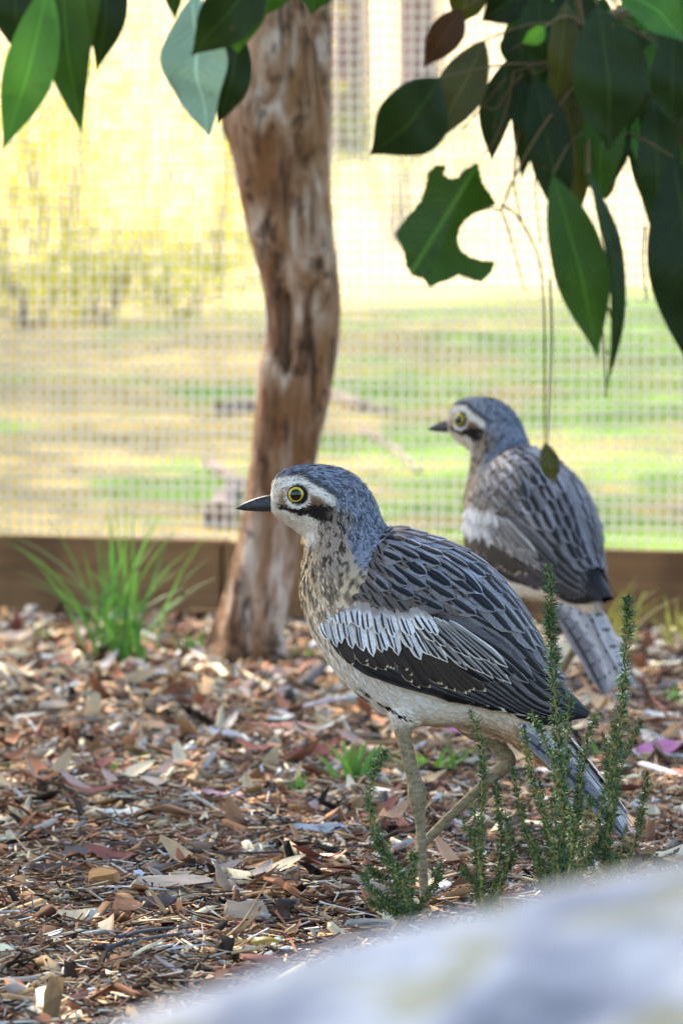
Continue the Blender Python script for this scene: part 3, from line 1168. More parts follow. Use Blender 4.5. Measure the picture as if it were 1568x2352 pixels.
def wing_tv(x, z):
    q = L3(x, 0, z)
    d = (_G[:, :, 0] - q[0]) ** 2 + (_G[:, :, 2] - q[2]) ** 2
    i, j = np.unravel_index(np.argmin(d), d.shape)
    return _gt[i], _gv[j]


def feather_mesh(name, axis, nrm, width, mat, pointed=0.0, curl=0.25, ns=9):
    """axis: ns points, nrm: ns normals, width in metres"""
    V, UV = [], []
    us = (-1, -0.55, 0, 0.55, 1)
    n = len(axis)
    for i in range(n):
        s = i / (n - 1)
        tn = axis[min(i + 1, n - 1)] - axis[max(i - 1, 0)]
        tn = tn / (np.linalg.norm(tn) + 1e-12)
        side = np.cross(tn, nrm[i])
        side /= np.linalg.norm(side) + 1e-12
        wv = min(1.0, 0.5 + 1.6 * s)
        s1 = 0.62 - 0.25 * pointed
        if s > s1:
            q = (s - s1) / (1 - s1)
            wv *= max(0.03, (1 - q ** (2.4 - 1.0 * pointed)) ** (0.55 + 0.3 * pointed))
        fl_, fr_ = 1 - 0.16 * random.random(), 1 - 0.16 * random.random()
        for u in us:
            p = axis[i] + side * (u * wv * (fl_ if u < 0 else fr_) * width * 0.5) - nrm[i] * (u * u * width * 0.5 * curl * wv)
            V.append(p)
            UV.append((0.5 + 0.5 * u, s))
    return mesh_np(name, V, grid_faces(n, 5), [mat], True, uv=UV)


def wing_feather(b0, t0, width, mat, h0, h1, pointed=0.0, ns=9, curl=0.28):
    ax, nr = [], []
    for i in range(ns):
        s = i / (ns - 1)
        t = b0[0] + (t0[0] - b0[0]) * s
        v = b0[1] + (t0[1] - b0[1]) * s
        n = wing_n(t, v)
        ax.append(wing_p(t, v) + n * (h0 + (h1 - h0) * s ** 1.5) * SC)
        nr.append(n)
    return feather_mesh('feather', ax, nr, width * SC, mat, pointed, curl, ns)


def xz(bx_, bz_, tx, tz):
    return wing_tv(bx_, bz_), wing_tv(tx, tz)


def wing_feathers():
    out = []
    j = lambda s: random.gauss(0, s)
    # secondaries and tertials, under everything
    for i, f in enumerate(np.linspace(0, 1, 12)):
        b0 = wing_tv(900 + 130 * f, 1520 - 150 * f)
        tip = np.array([np.interp(f, [0, .25, .5, .75, 1], [1085, 1175, 1262, 1310, 1296]), np.interp(f, [0, .25, .5, .75, 1], [1603, 1626, 1642, 1634, 1588])])
        out.append(wing_feather(b0, wing_tv(*tip), 44 + 4 * f, M_FLIGHT, 1, 3 + 5 * f, 0.25, 12))
    for i, f in enumerate(np.linspace(0, 1, 7)):
        b0 = wing_tv(1010 + 60 * f, 1420 - 110 * f)
        t0 = wing_tv(1215 + 62 * f + j(5), 1560 - 30 * f + j(5))
        out.append(wing_feather(b0, t0, 48, M_FLIGHT if i % 2 else M_SCAP, 5 + 2 * f, 9 + 4 * f, 0.25, 12))
    # primaries
    for k, (bx_, bz_, tx, tz) in enumerate(((1150, 1585, 1312, 1652), (1165, 1570, 1332, 1648), (1190, 1560, 1346, 1643), (1215, 1560, 1357, 1636), (1230, 1540, 1338, 1615))):
        b0, t0 = xz(bx_, bz_, tx, tz)
        out.append(wing_feather(b0, t0, 34, M_PRIM, -3, 0.5 + k * .6, 0.6, 11, .1))
    # dark lower covert sheet (underwing primary coverts)
    for f in np.linspace(0, 1, 7):
        b0, t0 = xz(790 + 190 * f, 1478 + 70 * f, 900 + 250 * f, 1548 + 66 * f)
        out.append(wing_feather(b0, t0, 40, M_PRIM, 0, 2.5, .3))
    for k in range(3):
        b0, t0 = xz(1070 + 20 * k, 1590 + 5 * k, 1165 + 22 * k, 1625 + 5 * k)
        out.append(wing_feather(b0, t0, 17, M_PALE, 2, 4, .7))
    # greater coverts, dark with pale rims
    for f in np.linspace(0, 1, 22):
        b0, t0 = xz(775 + 240 * f, 1440 + 50 * f + j(3), 800 + 300 * f + j(8), 1506 + 78 * f + j(9))
        out.append(wing_feather(b0, t0, 29 + j(2), M_GREAT, 2.5, 5, 0.1))
    for f in np.linspace(0, 1, 8):     # inner greater coverts, grey
        b0, t0 = xz(985 + 90 * f, 1460 - 60 * f, 1120 + 90 * f + j(4), 1560 - 30 * f + j(4))
        out.append(wing_feather(b0, t0, 34, M_FLIGHT, 4, 8, 0.15))
    # white median coverts: two staggered rows
    for row, (dz, k_) in enumerate(((6, 1.0), (-9, 0.66))):
        for i, f in enumerate(np.linspace(0, 1, 18)):
            bx_ = 731 + 228 * f + (6 if row else 0) + j(2)
            bz_ = 1378 + 20 * f + dz + j(3)
            ang = R(np.interp(f, [0, .1, .4, .7, 1], [66, 78, 82, 72, 57])) + j(.05)
            l = k_ * (78 + 26 * f) + j(6)
            b0, t0 = xz(bx_, bz_, bx_ + l * math.cos(ang), bz_ + l * math.sin(ang))
            out.append(wing_feather(b0, t0, 22 + 5 * f + j(1.6), M_WHITE, 5.5 + 2 * row, 8 + 2.5 * row, 0.0))
    for q_, row in ((0.0, 0), (1.0, 1)):
        for f in np.linspace(0, 1, 9):      # pale edged feathers sweeping back from the band
            b0, t0 = xz(940 + 95 * f, 1412 + 22 * f - 14 * q_, 1005 + 165 * f + j(4) - 8 * q_, 1500 + 58 * f + j(4) - 34 * q_)
            out.append(wing_feather(b0, t0, 23 + 2 * f, M_SWEEP, 6 + q_, 9 + q_, 0.15))
    # lesser coverts: grey brown scales
    for row, zf in enumerate(np.linspace(0.0, 1.0, 6)):
        for i, f in enumerate(np.arange(0, 1.001, 1 / (10 + row % 2))):
            q = f + (0.05 if row % 2 else 0)
            # rows run back from the shoulder, lowest row first so upper rows overlap it
            bx_ = 736 + 270 * q + 40 * zf + j(4)
            bz_ = 1343 + 34 * q - 104 * zf + 40 * zf * q + j(4)
            ang = R(58 - 14 * q - 10 * zf) + j(.06)
            l = 50 + 24 * q + j(4)
            b0, t0 = xz(bx_, bz_ - 26, bx_ + l * math.cos(ang), bz_ - 26 + l * math.sin(ang))
            out.append(wing_feather(b0, t0, 33 + 10 * q, M_COVERT, 8.5 + zf * 2, 12.5 + zf * 2, 0.0))
    # scapulars
    for row, v in enumerate((0.52, 0.44, 0.36, 0.28)):
        for i, t in enumerate(np.arange(1.3 + .3 * (row % 2), (3.4, 4.2, 5.4, 6.2)[row], 0.72)):
            t = t + j(.06)
            l = 1.2 + .17 * t
            out.append(wing_feather((t, v + j(.016)), (t + l, v + .06 + j(.02)), 42 + 4.4 * t + j(4), M_SCAP if row < 2 or t > 4.4 or random.random() < .3 else M_MANTLE, 10 + row, 15 + row + random.random() * 2, 0.2))
    # mantle and back
    for row, v in enumerate((0.20, 0.12, 0.04)):
        for i, t in enumerate(np.arange(0.45 + .22 * (row % 2), 7.9, 0.66)):
            t = t + j(.05)
            out.append(wing_feather((t, v + j(.012)), (t + 1.05 + .14 * t, v + .04 + j(.016)), 36 + 3.6 * t + j(4), M_SCAP if t > 4.2 or random.random() < .25 else M_MANTLE, 11 + row, 16 + row + random.random() * 2, 0.2))
    return out


WF = wing_feathers()
gt, gv = np.linspace(0, 11, 45), np.linspace(0.0, 1.0, 18)
WSHELL = mesh_np('wing', [wing_p(t, v) for t in gt for v in gv], grid_faces(45, 18), [M_WSHELL], True)
print('wing feathers', len(WF))


def mirror(me):
    m2 = me.copy()
    n = len(m2.vertices)
    a = np.empty(n * 3, dtype=np.float32)
    m2.vertices.foreach_get('co', a)
    a = a.reshape(-1, 3)
    a[:, 1] *= -1
    m2.vertices.foreach_set('co', a.ravel())
    m2.flip_normals()
    m2.update()
    return m2


WF_M = [mirror(m) for m in WF]
WSHELL_M = mirror(WSHELL)


def tail_feathers():
    out = []
    for k in (5, 4, 3, 2, 1, 0):
        for s in ((-1, 1) if k else (1,)):
            a = np.array([1195., s * 15.0 * k, 1580 + 19 * k])
            e = np.array([1458 - 4.0 * k, s * 13.0 * k, 1886.])
            e[2] = 1896 + 5 * k
            ax, nr = [], []
            for i in range(12):
                q = i / 11
                p = a * (1 - q) + e * q
                p[2] -= 22 * math.sin(q * math.pi) + (5 - k) * 2.0
                n = np.array([0.62, s * 0.27 * k, 0.78])
                ax.append(L3(*p))
                nr.append(n / np.linalg.norm(n))
            out.append(feather_mesh('tail_feather', ax, nr, 58 * SC, M_TAILF if k < 5 else M_TAILO, 0.35, 0.12))
    return out


TF = tail_feathers()


CACHE = {}


def make_bird(name, label, yaw, seed):
    root = bpy.data.objects.new(name, None)
    COL.objects.link(root)
    tag(root, label, 'bird', 'stone curlews in the enclosure')
    df = deformer(yaw)
    if not CACHE:
        V, Fq = body_loft()
        Vall = [tuple(v) for v in V]
        Fall = list(Fq)
        legV = []
        for ch in [leg_chain(NEAR_LEG), leg_chain(FAR_LEG)] + [toe(*t) for t in FAR_TOES] + [toe(*t) for t in NEAR_TOES]:
            b0 = len(Vall)
            Vall += [tuple(v) for v in ch[0]]
            for f in ch[1]:
                g = []
                for i in f:
                    if i + b0 not in g:
                        g.append(i + b0)
                Fall.append(tuple(g))
        me = smoothmesh(Vall, Fall, 0.0021, df)
        n = len(me.vertices)
        co = np.empty(n * 3, dtype=np.float32)
        me.vertices.foreach_get('co', co)
        co = co.reshape(-1, 3)
        nor = np.empty(n * 3, dtype=np.float32)
        me.vertices.foreach_get('normal', nor)
        nor = nor.reshape(-1, 3)
        kd = kdtree.KDTree(len(V))
        for i, v in enumerate(V):
            kd.insert(Vector(v), i)
        kd.balance()
        px = co[:, 0] / SC + BX
        py = co[:, 1] / SC
        pz = BZ - co[:, 2] / SC
        cols = np.zeros((n, 3))
        flow = np.zeros((n, 3))
        isleg = np.zeros(n, bool)
        Va = np.array(V)
        for i in range(n):
            _, idx, dist = kd.find(Vector(co[i]))
            lg = bool((dist > 14 * SC and pz[i] > 1640) or pz[i] > 1705 and px[i] < 1195)
            isleg[i] = lg
            cols[i] = plumage(px[i], py[i], pz[i], lg)
            r = idx // NB_A
            if r < NB_T - 1:
                flow[i] = Va[idx + NB_A] - Va[idx]
            else:
                flow[i] = Va[idx] - Va[idx - NB_A]
        a = me.color_attributes.new('Col', 'FLOAT_COLOR', 'POINT')
        cc_ = np.ones((n, 4), dtype=np.float32)
        cc_[:, :3] = np.clip(cols, 0.005, 0.9)
        a.data.foreach_set('color', cc_.ravel())
        CACHE['d'] = (me, co.copy(), nor.copy(), px, py, pz, cols, flow, isleg)
    me, co, nor, px, py, pz, cols, flow, isleg = CACHE['d']
    me = me.copy()
    # small feathers
    rg = np.random.default_rng(seed)
    ar = np.empty(len(me.polygons), dtype=np.float32)
    me.polygons.foreach_get('area', ar)
    cen = np.empty(len(me.polygons) * 3, dtype=np.float32)
    me.polygons.foreach_get('center', cen)
    pv = np.array([p.vertices[0] for p in me.polygons])
    zq = pz[pv]
    xq = px[pv]
    headw = np.where(zq < 1250, 3.2, 1.0) * np.where(isleg[pv], 0.0, 1.0)
    # nothing under the wings
    under = np.zeros(len(pv), bool)
    lowx = np.array([w_[2] for w_ in WING])
    lowz = np.array([w_[3] for w_ in WING])
    edge_z = np.interp(xq, lowx, lowz)
    under = (xq > 775) & (zq < edge_z - 18) & (zq > 1262) | (xq > 905) & (zq < edge_z - 18)
    headw[under] = 0
    de = np.hypot(xq - 681, zq - 1130)
    headw[(de < 27) & (np.abs(py[pv]) > 25)] = 0
    headw[xq < 624] = 0
    p = ar * headw
    p /= p.sum()
    M = 15000
    pick = rg.choice(len(pv), M, p=p)
    pvk = pv[pick]
    fl = flow[pvk] + rg.normal(0, 0.0006, (M, 3))
    nn = nor[pvk]
    fl -= nn * np.sum(fl * nn, 1)[:, None]
    fl /= np.linalg.norm(fl, axis=1)[:, None] + 1e-9
    sd = np.cross(fl, nn)
    hz = sstep(1215, 1330, pz[pvk])
    ln = (7 + 9 * hz + rg.random(M) * (3 + 6 * hz)) * SC
    wd = (1.1 + 1.7 * hz + rg.random(M) * .8) * SC
    jit = rg.uniform(.78, 1.25, (M, 1))
    crn = ((pz[pvk] < 1130) | (px[pvk] > 775)) & (pz[pvk] < 1225)
    jit[crn] = rg.choice([.45, .7, 1.0, 1.2, 1.45], (int(crn.sum()), 1))
    ln[crn] *= 1.35
    p0 = cen.reshape(-1, 3)[pick] + rg.normal(0, 0.0006, (M, 3))
    lift = (0.5 + 1.3 * rg.random(M) + .7 * hz) * SC
    A_ = p0 - nn * 0.6 * SC
    B1 = p0 + fl * (ln * .45)[:, None] + sd * wd[:, None] + nn * (lift * .6)[:, None]
    B2 = p0 + fl * (ln * .45)[:, None] - sd * wd[:, None] + nn * (lift * .6)[:, None]
    Bm = p0 + fl * (ln * .5)[:, None] + nn * (lift * .95)[:, None]
    D = p0 + fl * ln[:, None] + nn * lift[:, None] * .8
    Vf = np.stack([A_, B1, Bm, B2, D], 1).reshape(-1, 3)
    bs = (np.arange(M) * 5)[:, None]
    Ff = np.concatenate([bs + np.array([[0, 1, 2]]), bs + np.array([[0, 2, 3]]), bs + np.array([[1, 4, 2]]), bs + np.array([[2, 4, 3]])])
    cf = np.clip(cols[pvk] * jit, .004, .9)
    cf = np.repeat(cf[:, None], 5, 1)
    cf[:, 0] *= .8
    me.vertices.foreach_set('co', df(co).astype(np.float32).ravel())
    me.polygons.foreach_set('use_smooth', np.ones(len(me.polygons), dtype=bool))
    me.materials.clear()
    me.materials.append(M_BODY)
    me.update()
    body = ob('body', me, root)
    ob('small_feathers', mesh_np('small_feathers', df(Vf), Ff, [M_FLUFF], True, col=cf.reshape(-1, 3)), body, kind='stuff')
    # bill
    K = crom([(668, 1138, 668, 1166, 15), (640, 1131, 640, 1170, 16), (620, 1132, 620, 1171.5, 14.5), (600, 1136, 600, 1171, 12.5), (577, 1143.5, 577, 1170, 9.5), (556, 1153, 556, 1168, 6), (541, 1163.5, 541, 1165, 1.2)], 36)
    bv = []
    for i, (tx, tz, bx_, bz_, hw) in enumerate(K):
        for k in range(20):
            an = 2 * math.pi * k / 20
            ca, sa = math.cos(an), math.sin(an)
            cz = (tz + bz_) / 2
            groove = 1 - 0.16 * math.exp(-((ca - 0.05) / 0.14) ** 2) * (i < 30)     # line where the mandibles meet
            nost = 1 - 0.22 * math.exp(-((ca - 0.5) / 0.2) ** 2 - ((tx - 598) / 12) ** 2)
            bv.append(L3(tx, hw * math.copysign(abs(sa) ** .85, sa) * groove * nost, cz - (bz_ - tz) / 2 * ca))
    ob('bill', pydata('bill', df(bv), grid_faces(36, 20, True) + [tuple((35) * 20 + k for k in range(20))], [M_BILL]), root)
    # eyes
    for s in (-1, 1):
        ec = np.array([681, s * 33.0, 1130])

        def cap(rad, a0, a1, nr_, ddx=0.0):
            vs = []
            for i in range(nr_):
                th = a0 + (a1 - a0) * i / (nr_ - 1)
                for k in range(28):
                    an = 2 * math.pi * k / 28
                    d = np.array([math.sin(th) * math.cos(an) - .10, s * math.cos(th), math.sin(th) * math.sin(an)])
                    d /= np.linalg.norm(d)
                    vs.append(L3(*(ec + d * rad)))
            return df(vs), grid_faces(nr_, 28, True)
        eb = ob('eye', pydata('eye', *cap(24.5, 0.02, 2.2, 16), [M_EYEB]), root)
        ob('iris', pydata('iris', *cap(24.9, 0.35, 0.80, 8), [M_IRIS]), eb)
        ob('pupil', pydata('pupil', *cap(25.2, 0.005, 0.545, 9), [M_PUPIL]), eb)
    # wings
    for shell, fs in ((WSHELL, WF), (WSHELL_M, WF_M)):
        wg = ob('wing', shell, root)
        for m in fs:
            ob('feather', m, wg)
    Vt = [L3(x, y, z) for (x, z, hw) in ((1230, 1640, 40), (1300, 1725, 44), (1380, 1822, 46), (1425, 1870, 40)) for y in (-hw, -hw * .5, 0, hw * .5, hw)]
    Vt = [v - np.array([0, 0, .006]) - np.array([0, 0, abs(v[1]) * .35]) for v in Vt]
    tl = ob('tail', mesh_np('tail', Vt, grid_faces(4, 5), [M_WSHELL], True), root)
    for m in TF:
        ob('tail_feather', m, tl)
    return root


bird1 = make_bird('stone_curlew', 'stone curlew standing in side profile beside the needle leaved shrub, one leg lifted', 0.0, 3)
o1 = P(BX, BZ, 8.0)
bird1.location = (o1.x, 8.0, o1.z)
bird2 = make_bird('stone_curlew', 'stone curlew with its back turned, behind the other bird and near the timber edging', R(27), 5)
B2Y = 10.25
bird2.scale = (0.985, 0.985, 0.985)
bird2.location = ((1178 - CX) / F * B2Y, B2Y, 0.0)
bird2.rotation_euler = (0, 0, R(-57))

# ================================================================== BOULDER
b = NB('pale_boulder', 0.9, 0.2)
co = b.coord('Object')
n1 = b.noise(co, 9, 5, 0.6)
n2 = b.noise(co, 20, 3, 0.5, 0.4)
n3 = b.noise(co, 40, 4, 0.6)
c = b.ramp(n1, [(0.40, srgb(116, 118, 124)), (0.5, srgb(154, 153, 156)), (0.6, srgb(192, 189, 184))])
c = b.mix(b.math('MULTIPLY', b.ss(n2, 0.53, 0.64), 0.65), c, srgb(146, 138, 90))
c = b.mix(b.math('MULTIPLY', b.ss(n3, 0.6, 0.72), 0.35), c, srgb(86, 86, 94))
c = b.mix(b.math('MULTIPLY', b.ss(n2, 0.40, 0.30), 0.6), c, srgb(84, 88, 98))
b.base(c)
b.bump(n3, 0.5, 0.01)
bm = bmesh.new()
bmesh.ops.create_icosphere(bm, subdivisions=6, radius=1)
for v in bm.verts:
    d = v.co.copy()
    r = 1 + 0.016 * noise.noise(d * 1.7 + Vector((3, 1, 0))) + 0.02 * noise.noise(d * 5) + 0.007 * noise.noise(d * 16)
    v.co = Vector((d.x * 1.0 * r, d.y * 0.46 * r, d.z * 0.53 * r))
    if v.co.z < -0.12:
        v.co.z = -0.12
boulder = ob('boulder', bm_mesh('boulder', bm, [b.m], True), label='large pale grey boulder in front of the birds', cat='rock')
boulder.location = (0.495, 3.05, 0.0)

# ================================================================== HANGING GUM LEAVES


def m_gum(name, c1, c2, transl, rough):
    b = NB(name, rough, 0.2)
    uv = b.n('UVMap')
    sp = b.n('SeparateXYZ')
    b.l(uv.outputs[0], sp.inputs[0])
    a = b.math('ABSOLUTE', b.math('SUBTRACT', sp.outputs[0], 0.5))
    cv = b.n('CombineXYZ')
    b.l(b.math('MULTIPLY', a, 3.0), cv.inputs[0])
    b.l(b.math('MULTIPLY', b.math('SUBTRACT', sp.outputs[1], b.math('MULTIPLY', a, 0.35)), 30.0), cv.inputs[1])
    vein = b.noise(cv.outputs[0], 1.0, 2, 0.5)
    bl = b.noise(b.coord(), 38, 4, 0.6)
    c = b.mix(b.rand(), c1, c2)
    c = b.mix(b.math('MULTIPLY', b.ss(vein, 0.5, 0.7), 0.35), c, tuple(x * 1.5 for x in c2))
    c = b.mix(b.math('MULTIPLY', b.ss(bl, 0.52, 0.72), 0.5), c, tuple(x * 0.5 for x in c1))
    c = b.mix(b.math('MULTIPLY', b.ss(b.noise(b.coord(), 110, 3), 0.66, 0.74), 0.6), c, srgb(96, 70, 40))
    rib = b.math('SUBTRACT', 1.0, b.ss(a, 0.012, 0.035))
    c = b.mix(b.math('MULTIPLY', rib, 0.6), c, tuple(min(1, x * 2.2) for x in c2))
    b.base(c)
    b.bump(vein, 0.3, 0.0015)
    add_transl(b, b.mix(0.5, c, (c2[0] * 1.2, c2[1] * 1.3, c2[2] * 0.5)), transl)
    return b.m


M_GL = {
    'dark': m_gum('gum_leaf_dark', srgb(26, 40, 15), srgb(38, 56, 19), 0.2, 0.5),
    'green': m_gum('gum_leaf_green', srgb(42, 70, 22), srgb(60, 92, 30), 0.3, 0.48),
    'bright': m_gum('gum_leaf_bright', srgb(56, 100, 40), srgb(76, 122, 50), 0.35, 0.45),
    'olive': m_gum('gum_leaf_olive', srgb(58, 60, 26), srgb(74, 74, 34), 0.3, 0.45),
    'brown': m_gum('gum_leaf_brown', srgb(54, 34, 20), srgb(70, 46, 26), 0.25, 0.6),
    'painted_sheen': m_gum('gum_leaf_painted_sheen', srgb(132, 168, 146), srgb(150, 184, 160), 0.15, 0.3),  # pale sky reflection put into the leaf's base colour
}
M_TWIG = m_plain('twig', srgb(96, 82, 52), 0.8, 0.2, 0.3, 60)


def leaf_mesh(bx_, by_, tx, ty, wd, Y, mat, bow=0.1, turn=0.35, dy=0.0, ov=0.42, fold=0.25, ragged=0.0):
    """leaf from base to tip given in photo units at distance Y; wd in photo units"""
    a = P(bx_, by_, Y)
    e = P(tx, ty, Y + dy)
    L = (e - a).length
    t = (e - a).normalized()
    view = Vector((0, -1, 0))
    sd = t.cross(view).normalized()
    nrm = sd.cross(t).normalized()
    sd = (sd * math.cos(turn) + nrm * math.sin(turn)).normalized()
    nrm = sd.cross(t).normalized()
    W = wd * Y / F * 0.5 / max(0.35, math.cos(turn))
    n = 18
    V = []
    sh = random.uniform(-.12, .12)
    for i in range(n):
        s_ = i / (n - 1)
        if s_ < ov:
            w_ = math.sin(s_ / ov * math.pi / 2) ** 0.8
        else:
            w_ = math.cos((s_ - ov) / (1 - ov) * math.pi / 2) ** 1.15
        w_ = max(w_, 0.012)
        ax = a + t * (L * s_) + nrm * (bow * L * math.sin(s_ * math.pi)) + sd * (sh * L * .5 * math.sin(s_ * math.pi))
        for u in (-1, -.66, -.33, 0, .33, .66, 1):
            rg_ = 1 + ragged * noise.noise(Vector((s_ * 7, u, bx_ * .1)))
            V.append(ax + sd * (u * W * w_ * rg_) + nrm * (abs(u) * W * w_ * fold + 0.06 * W * math.sin(s_ * 14 + u * 2)))
    return V, grid_faces(n, 7)


def branch(label, ax, az, Y):
    o = bpy.data.objects.new('hanging_branch', None)
    COL.objects.link(o)
    o.location = P(ax, az, Y)
    tag(o, label, 'branch', 'gum branches hanging over the enclosure')
    return o


def add_leaf(root, spec, Y, mat, **kw):
    V, Fq = leaf_mesh(*spec, Y, mat, **kw)
    uv = [(u, i / 17) for i in range(18) for u in (0, .17, .33, .5, .67, .83, 1)]
    o = ob('leaf', mesh_np('leaf', [tuple(q) for q in local(V, root)], Fq, [M_GL[mat]], True, uv=uv), root)
    return o


def add_twig(root, pts, r, name='twig'):
    k = crom([tuple(p) for p in pts], (len(pts) - 1) * 7 + 1)
    Vt, Ft = tube([Vector(q) for q in k], [r * (1 - .5 * i / len(k)) for i in range(len(k))], 7)
    return ob(name, pydata(name, local(Vt, root), Ft, [M_TWIG]), root)


YL = 6.3
bl = branch('cluster of long green gum leaves hanging apart from the trunk', 120, -900, YL)
for spec, mat, Yo, kw in [
    ((112, -40, 8, 345, 118), 'bright', 0.0, dict(turn=.2, bow=.05, ov=.5)),
    ((30, -80, 40, 120, 120), 'dark', 0.10, dict(turn=-.3)),
    ((142, -90, 188, 305, 120), 'green', 0.05, dict(turn=-.25, bow=.06, ov=.38)),
    ((232, -120, 222, 165, 92), 'dark', 0.12, dict(turn=.4, ov=.45)),
    ((190, -140, 205, 130, 80), 'green', 0.08, dict(turn=-.5, ov=.45)),
    ((90, -60, 100, 60, 60), 'olive', 0.15, dict(turn=.3)),
]:
    add_leaf(bl, spec, YL + Yo, mat, **kw)
tp = P(120, -900, YL)
add_twig(bl, [Vector((-0.3, 6.1, 2.1)), tp, P(130, -400, YL), P(128, -130, YL), P(112, -40, YL)], 0.003)
for q in ((142, -90), (232, -120), (190, -140), (30, -80), (90, -60)):
    add_twig(bl, [P(129, -190, YL), P((129 + q[0]) / 2, -160, YL + .05), P(*q, YL + .06)], 0.0016)

bmid = branch('glossy gum leaves hanging in front of the top of the trunk', 520, -900, YL)
for spec, mat, Yo, kw in [
    ((448, -10, 480, 312, 150), 'painted_sheen', 0.06, dict(turn=-.75, bow=.06, ov=.45, fold=.1)),
    ((432, 10, 476, 300, 90), 'dark', 0.09, dict(turn=.1, bow=.04, ov=.45)),
    ((545, 60, 500, 288, 84), 'dark', 0.08, dict(turn=.2, ov=.5)),
    ((615, -70, 440, 128, 130), 'dark', 0.0, dict(turn=.3, ov=.5)),
    ((560, -60, 545, 122, 130), 'green', 0.03, dict(turn=-.3, ov=.5)),
    ((380, -70, 402, 46, 44), 'dark', 0.08, dict(turn=.3)),
    ((720, -80, 716, 32, 84), 'green', 0.05, dict(turn=.3, ov=.55)),
    ((640, -80, 600, 40, 80), 'green', 0.1, dict(turn=.5)),
]:
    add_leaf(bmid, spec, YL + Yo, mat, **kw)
tp = P(520, -900, YL)
add_twig(bmid, [Vector((-0.1, 6.1, 2.14)), tp, P(530, -400, YL), P(560, -150, YL), P(615, -70, YL)], 0.003)
for q in ((448, -10), (545, 60), (380, -70), (720, -80), (560, -60), (640, -80)):
    add_twig(bmid, [P(556, -170, YL), P((556 + q[0]) / 2, (-170 + q[1]) / 2 - 20, YL + .04), P(*q, YL + .05)], 0.0016)

br = branch('dense dark mass of gum leaves hanging above the bird with its back turned', 1300, -900, YL)
RL = [
    ((1008, 178, 848, 356, 165), 'dark', -.05, dict(turn=.35, bow=.1, ov=.48, fold=.15)),
    ((1112, 92, 985, 335, 112), 'olive', .03, dict(turn=-.2, ov=.45)),
    ((1060, 20, 972, 155, 80), 'brown', .08, dict(turn=.3)),
    ((1215, -30, 1105, 48, 90), 'dark', .1, dict(turn=.2, ov=.5)),
    ((1085, -60, 1050, 60, 90), 'olive', .12, dict(turn=.4)),
    ((1228, 170, 1292, 530, 104), 'dark', .02, dict(turn=.15, ov=.45)),
    ((1290, 200, 1330, 500, 90), 'olive', .06, dict(turn=.3)),
    ((1268, 400, 1372, 822, 128), 'green', -.04, dict(turn=.2, ov=.5, bow=.05)),
    ((1352, 400, 1387, 915, 44), 'dark', -.06, dict(turn=.75, ov=.35)),
    ((1500, 220, 1500, 560, 100), 'dark', .05, dict(turn=.2, ov=.45)),
    ((1545, 360, 1592, 860, 180), 'dark', -.02, dict(turn=-.2, ov=.5)),
    ((1434, 190, 1378, 478, 104), 'green', .02, dict(turn=-.3, ov=.5)),
    ((1372, 10, 1396, 345, 180), 'dark', -.06, dict(turn=.25, ov=.5)),
    ((1412, -30, 1570, 96, 110), 'bright', -.03, dict(turn=.5, ov=.5)),
    ((1500, 95, 1488, 215, 76), 'green', .05, dict(turn=.4, ov=.5)),
    ((1550, 60, 1545, 300, 110), 'dark', .02, dict(turn=.2, ov=.5)),
    ((1180, 165, 1196, 415, 66), 'dark', .06, dict(turn=.3)),
    ((1235, -20, 1250, 190, 110), 'dark', .08, dict(turn=.3)),
    ((1300, 0, 1276, 260, 74), 'olive', .03, dict(turn=.4)),
    ((1310, -50, 1330, 150, 120), 'dark', .1, dict(turn=.2)),
    ((1250, 60, 1196, 100, 40), 'bright', -.05, dict(turn=.5)),
    ((1460, 60, 1440, 300, 110), 'dark', .1, dict(turn=-.3)),
    ((1340, 230, 1310, 470, 90), 'dark', .1, dict(turn=-.3)),
    ((1215, 130, 1240, 300, 70), 'olive', .12, dict(turn=-.4)),
    ((1400, 250, 1412, 420, 80), 'dark', .14, dict(turn=.4)),
    ((1376, 645, 1442, 702, 22), 'olive', -.03, dict(turn=.4)),
    ((1520, 180, 1470, 330, 70), 'dark', .12, dict(turn=.4)),
    ((1250, 1015, 1272, 1112, 46), 'olive', -.02, dict(turn=.2, ov=.5)),
    ((1400, 400, 1390, 460, 30), 'olive', .1, dict(turn=.2)),
    ((1570, -40, 1600, 200, 100), 'green', .1, dict(turn=.4)),
]
for k in range(90):
    x_ = random.uniform(1170, 1590)
    y_ = random.uniform(-60, 270 if x_ > 1300 else 140)
    RL.append(((x_, y_, x_ + random.gauss(5, 36), y_ + random.uniform(130, 260), random.uniform(45, 92)), random.choice(['dark', 'dark', 'green', 'olive', 'green', 'bright']), random.uniform(.08, .5), dict(turn=random.uniform(-.7, .7), ov=random.uniform(.35, .55), bow=random.uniform(-.08, .12))))
for spec, mat, Yo, kw in RL:
    add_leaf(br, spec, YL + Yo, mat, **kw)
# chewed leaf, traced outline with its own curvature and thickness
OUT = [(1000, 378), (1022, 380), (1020, 402), (1034, 412), (1052, 406), (1066, 390), (1096, 372), (1108, 420), (1128, 450), (1140, 468), (1122, 480), (1090, 490), (1066, 508), (1054, 530), (1050, 552),
       (1058, 574), (1078, 590), (1104, 598), (1136, 600), (1130, 625), (1106, 648), (1080, 642), (1052, 632), (1034, 642), (1008, 650), (986, 662), (972, 640), (946, 634), (932, 610), (928, 582), (908, 540),
       (918, 516), (944, 488), (966, 460), (978, 424), (982, 396)]


def in_poly(x, y, poly):
    c_ = False
    for i in range(len(poly)):
        x1, y1 = poly[i]
        x2, y2 = poly[i - 1]
        if (y1 > y) != (y2 > y) and x < (x2 - x1) * (y - y1) / (y2 - y1) + x1:
            c_ = not c_
    return c_


G = 3.5
V, Fq, idx, UVC = [], [], {}, []


